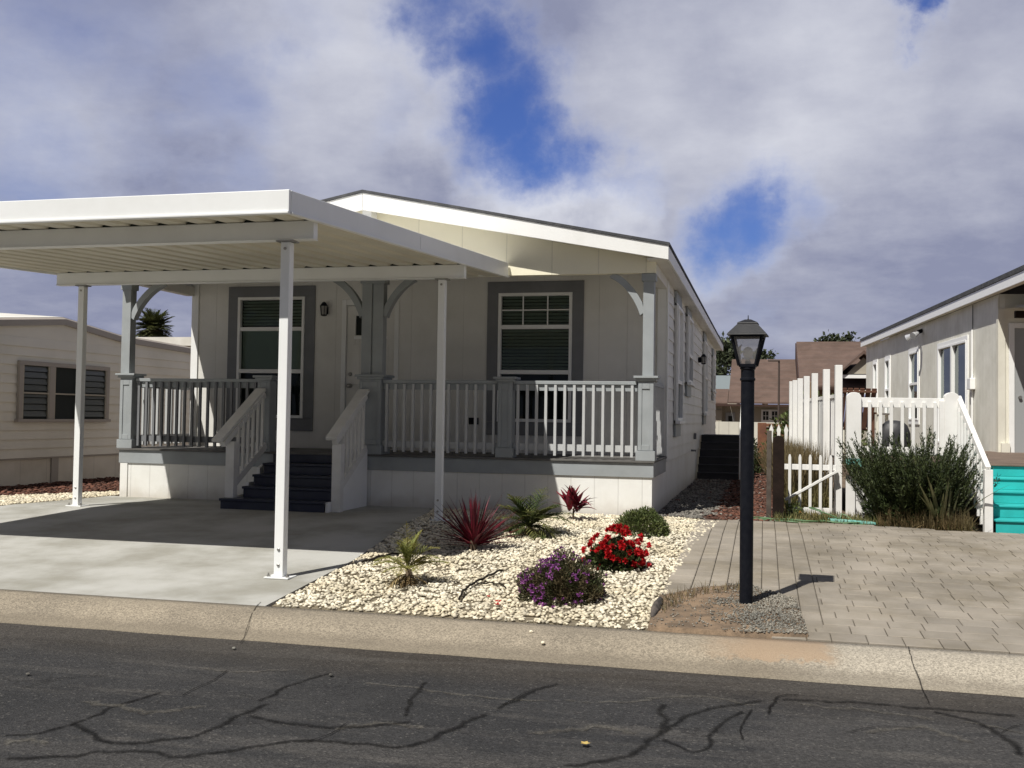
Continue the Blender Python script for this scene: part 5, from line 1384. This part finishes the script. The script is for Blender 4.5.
def tree(c, H, rx, rz, n, label, seed, leaf=.28, trunk=.2, mat=m_tree):
    r = random.Random(seed); t = thing('tree', label, 'tree', c)
    mb = MB().tube([(c[0], c[1], c[2] - .1), (c[0] + .1, c[1], c[2] + H * .5), (c[0], c[1], c[2] + H * .8)], [trunk, trunk * .7, trunk * .3], 8)
    cl = []
    for i in range(16):
        a = r.uniform(0, 6.28); u = r.uniform(-.8, 1); s = math.sqrt(1 - u * u) * r.uniform(.4, 1)
        q = Vector((c[0] + rx * s * math.cos(a), c[1] + rx * s * math.sin(a), c[2] + H - rz + rz * u * .85)); cl.append(q)
        mb.tube([(c[0], c[1], c[2] + H * .4), tuple(q)], [trunk * .3, .03], 5)
    mb.build('trunk', m_twig, t)
    mb = MB()
    for i in range(n):
        q = cl[r.randrange(len(cl))]; v = Vector((r.gauss(0, 1), r.gauss(0, 1), r.gauss(0, .8))); v = v.normalized() * r.random() ** .5
        p = q + Vector((v.x * rx * .42, v.y * rx * .42, v.z * rz * .36))
        mb.leaf(p, (r.uniform(-1, 1), r.uniform(-1, 1), r.uniform(-1, 1)), (r.uniform(-1, 1), r.uniform(-1, 1), r.uniform(-1, 1)), leaf * r.uniform(.6, 1.3), leaf * .6)
    mb.build('crown', mat, t, fixn=False)
tree((-2.6, 62, 0), 6.0, 2.3, 2.2, 3200, 'dark dense tree behind the right end of the white home', 51, .32)
tree((.0, 66, 0), 5.9, 1.1, 1.5, 1300, 'small dark tree rising above the brown roof just right of the lantern', 52, .28)
for i, x in enumerate((3.6, 4.7, 5.9)):
    tree((x, 62, 0), 6.6 - .12 * i, 1.0, 1.2, 1200, ['leftmost', 'middle', 'rightmost'][i] + ' of three dark treetops above the ridge of the brown roof', 60 + i, .26)
c = (1.3, 26.5, .31); t = thing('hedge', 'green and rust coloured leafy shrub seen between the tall white screen posts', 'hedge', c)
mb = MB(); dome_leaves(mb, c, 1.3, .6, 1.9, 3500, .12, .07, .5, 71); mb.build('foliage', m_leafsh, t, fixn=False)
mb = MB(); stems(mb, c, 1.1, .5, 1.6, 20, 72, .02); mb.build('stems', m_twig, t)

# ---------------------------------------------------------------- sky, sun, camera
EL = 55.3; SD = Vector((.413, .911)).normalized()      # horizontal direction the light travels
w = bpy.data.worlds.new('World'); scene.world = w; w.use_nodes = True
k = N(w); k.t.nodes.clear()
sky = k.n('ShaderNodeTexSky', sky_type='NISHITA', sun_disc=False)
sky.sun_elevation = R(EL); sky.sun_rotation = math.atan2(-SD.x, -SD.y) % (2 * math.pi)
sky.air_density = 1.3; sky.dust_density = .6; sky.ozone_density = 2.0
co = k.n('ShaderNodeTexCoord').outputs['Generated']
sp3 = k.n('ShaderNodeSeparateXYZ', i_0=co)
den = k.math('ADD', k.math('MAXIMUM', sp3.outputs[2], 0.0), .22)
pv = k.n('ShaderNodeCombineXYZ', i_0=k.math('DIVIDE', sp3.outputs[0], den), i_1=k.math('DIVIDE', sp3.outputs[1], den))
wn1 = k.n('ShaderNodeTexNoise', i_Vector=co, i_Scale=5.0, i_Detail=8.0, i_Roughness=.62)
wv = k.n('ShaderNodeVectorMath', operation='SCALE'); k.set(wv, 0, k.n('ShaderNodeVectorMath', operation='SUBTRACT', i_0=wn1.outputs['Color'], i_1=(.5, .5, .5)).outputs[0]); wv.inputs['Scale'].default_value = .19
dirw = k.n('ShaderNodeVectorMath', operation='ADD', i_0=co, i_1=wv.outputs[0]).outputs[0]
wn2 = k.n('ShaderNodeTexNoise', i_Vector=co, i_Scale=19.0, i_Detail=7.0, i_Roughness=.6)
wv2 = k.n('ShaderNodeVectorMath', operation='SCALE'); k.set(wv2, 0, k.n('ShaderNodeVectorMath', operation='SUBTRACT', i_0=wn2.outputs['Color'], i_1=(.5, .5, .5)).outputs[0]); wv2.inputs['Scale'].default_value = .06
dirw = k.n('ShaderNodeVectorMath', operation='ADD', i_0=dirw, i_1=wv2.outputs[0]).outputs[0]
def blobs(lst, vec=dirw):
    acc = None
    for px, py, rad, s in lst:
        d = ray(px, py).normalized()
        dt = k.n('ShaderNodeVectorMath', operation='DISTANCE', i_0=vec, i_1=tuple(d)).outputs['Value']
        o = k.n('ShaderNodeMapRange', interpolation_type='SMOOTHSTEP'); k.set(o, 0, dt); o.inputs[1].default_value = rad / F; o.inputs[2].default_value = 0; o.inputs[4].default_value = s
        acc = o.outputs[0] if acc is None else k.math('MAXIMUM', acc, o.outputs[0])
    return acc
gaps = blobs([(435, 10, 110, .8), (465, 60, 110, .9), (505, 105, 125, 1.0), (545, 145, 120, 1.0), (500, 150, 90, .7), (580, 170, 90, .75), (630, 190, 80, .55), (755, 225, 115, .95), (810, 215, 85, .6), (938, -12, 62, 1.0), (40, 190, 150, .5), (215, 110, 130, .52), (60, 20, 170, .42), (215, 190, 110, .5), (300, 40, 90, .35), (770, 340, 80, .4), (20, 90, 140, .45), (120, 60, 130, .40), (130, 150, 110, .42), (270, 90, 70, .45), (380, 120, 80, .4)])
brite = blobs([(800, 110, 300, .85), (690, 90, 200, .75), (552, 190, 120, 1.15), (615, 222, 110, .9), (350, 60, 190, .6), (320, 130, 170, .5), (980, 110, 200, .55), (40, 130, 140, .45), (430, 120, 110, .55), (720, 290, 90, .2), (870, 305, 170, .4), (640, 250, 120, .3)])
n1 = k.noise(pv.outputs[0], 1.1, 8, .58); n2 = k.noise(pv.outputs[0], 2.3, 7, .58)
back = k.ramp(sp3.outputs[1], .10, -.55)
cover = k.ramp(k.math('SUBTRACT', k.math('SUBTRACT', k.math('ADD', n1, .33), gaps), k.math('MULTIPLY', back, .55)), -.20, .66)
dark = blobs([(720, 55, 150, .55), (900, 250, 260, .6), (740, 180, 110, .3), (600, 290, 120, .3), (960, 330, 200, .4), (520, 20, 70, .2)])
shade = k.math('ADD', k.math('SUBTRACT', k.math('MULTIPLY', brite, .95), k.math('MULTIPLY', dark, .5)), k.math('MULTIPLY', k.math('SUBTRACT', n2, .45), .95), clamp=True)
n3 = k.noise(pv.outputs[0], 6.5, 7, .62)
rim = k.math('MULTIPLY', k.math('MULTIPLY', cover, k.math('SUBTRACT', 1.0, cover)), 1.1)
shade = k.math('ADD', k.math('ADD', shade, k.math('MULTIPLY', k.math('SUBTRACT', n3, .5), .38)), rim, clamp=True)
c1 = k.mix(shade, lin(141, 146, 172), lin(220, 222, 231))
c1s = k.n('ShaderNodeVectorMath', operation='SCALE', i_0=c1); c1s.inputs['Scale'].default_value = 1 / .1
blue = k.mix(1.0, sky.outputs[0], (.33, .44, .90), 'MULTIPLY')
skyc = k.mix(cover, blue, c1s.outputs[0])
upper = k.math('MAXIMUM', back, k.ramp(sp3.outputs[2], .45, .75))
skyc = k.mix(k.math('MULTIPLY', upper, .92), skyc, (1.10, 1.22, 1.60))  # unseen sky behind and overhead dimmed to cut the ambient light
bgk = k.n('ShaderNodeBackground', i_Strength=.1); k.set(bgk, 'Color', skyc)
k.set(k.n('ShaderNodeOutputWorld'), 'Surface', bgk.outputs[0])

sl = bpy.data.lights.new('sun', 'SUN'); sl.energy = 5.3; sl.angle = R(.53); sl.color = (1, .965, .90)
so_ = bpy.data.objects.new('sun', sl); col.objects.link(so_)
sd = Vector((SD.x * math.cos(R(EL)), SD.y * math.cos(R(EL)), -math.sin(R(EL))))
so_.rotation_euler = sd.to_track_quat('-Z', 'Y').to_euler(); so_.location = (-10, -15, 30)

cam = bpy.data.cameras.new('camera'); cam.sensor_width = 36; cam.lens = F / 1024 * 36; cam.clip_end = 3000; cam.clip_start = .05
cmo = bpy.data.objects.new('camera', cam); col.objects.link(cmo)
cmo.matrix_world = Matrix(((XC[0], XC[1], XC[2], 0), (YC[0], YC[1], YC[2], 0), (ZC[0], ZC[1], ZC[2], HC), (0, 0, 0, 1)))
scene.camera = cmo
scene.view_settings.view_transform = 'Standard'; scene.view_settings.look = 'None'; scene.view_settings.exposure = 0
scene.render.resolution_x, scene.render.resolution_y = 1024, 768
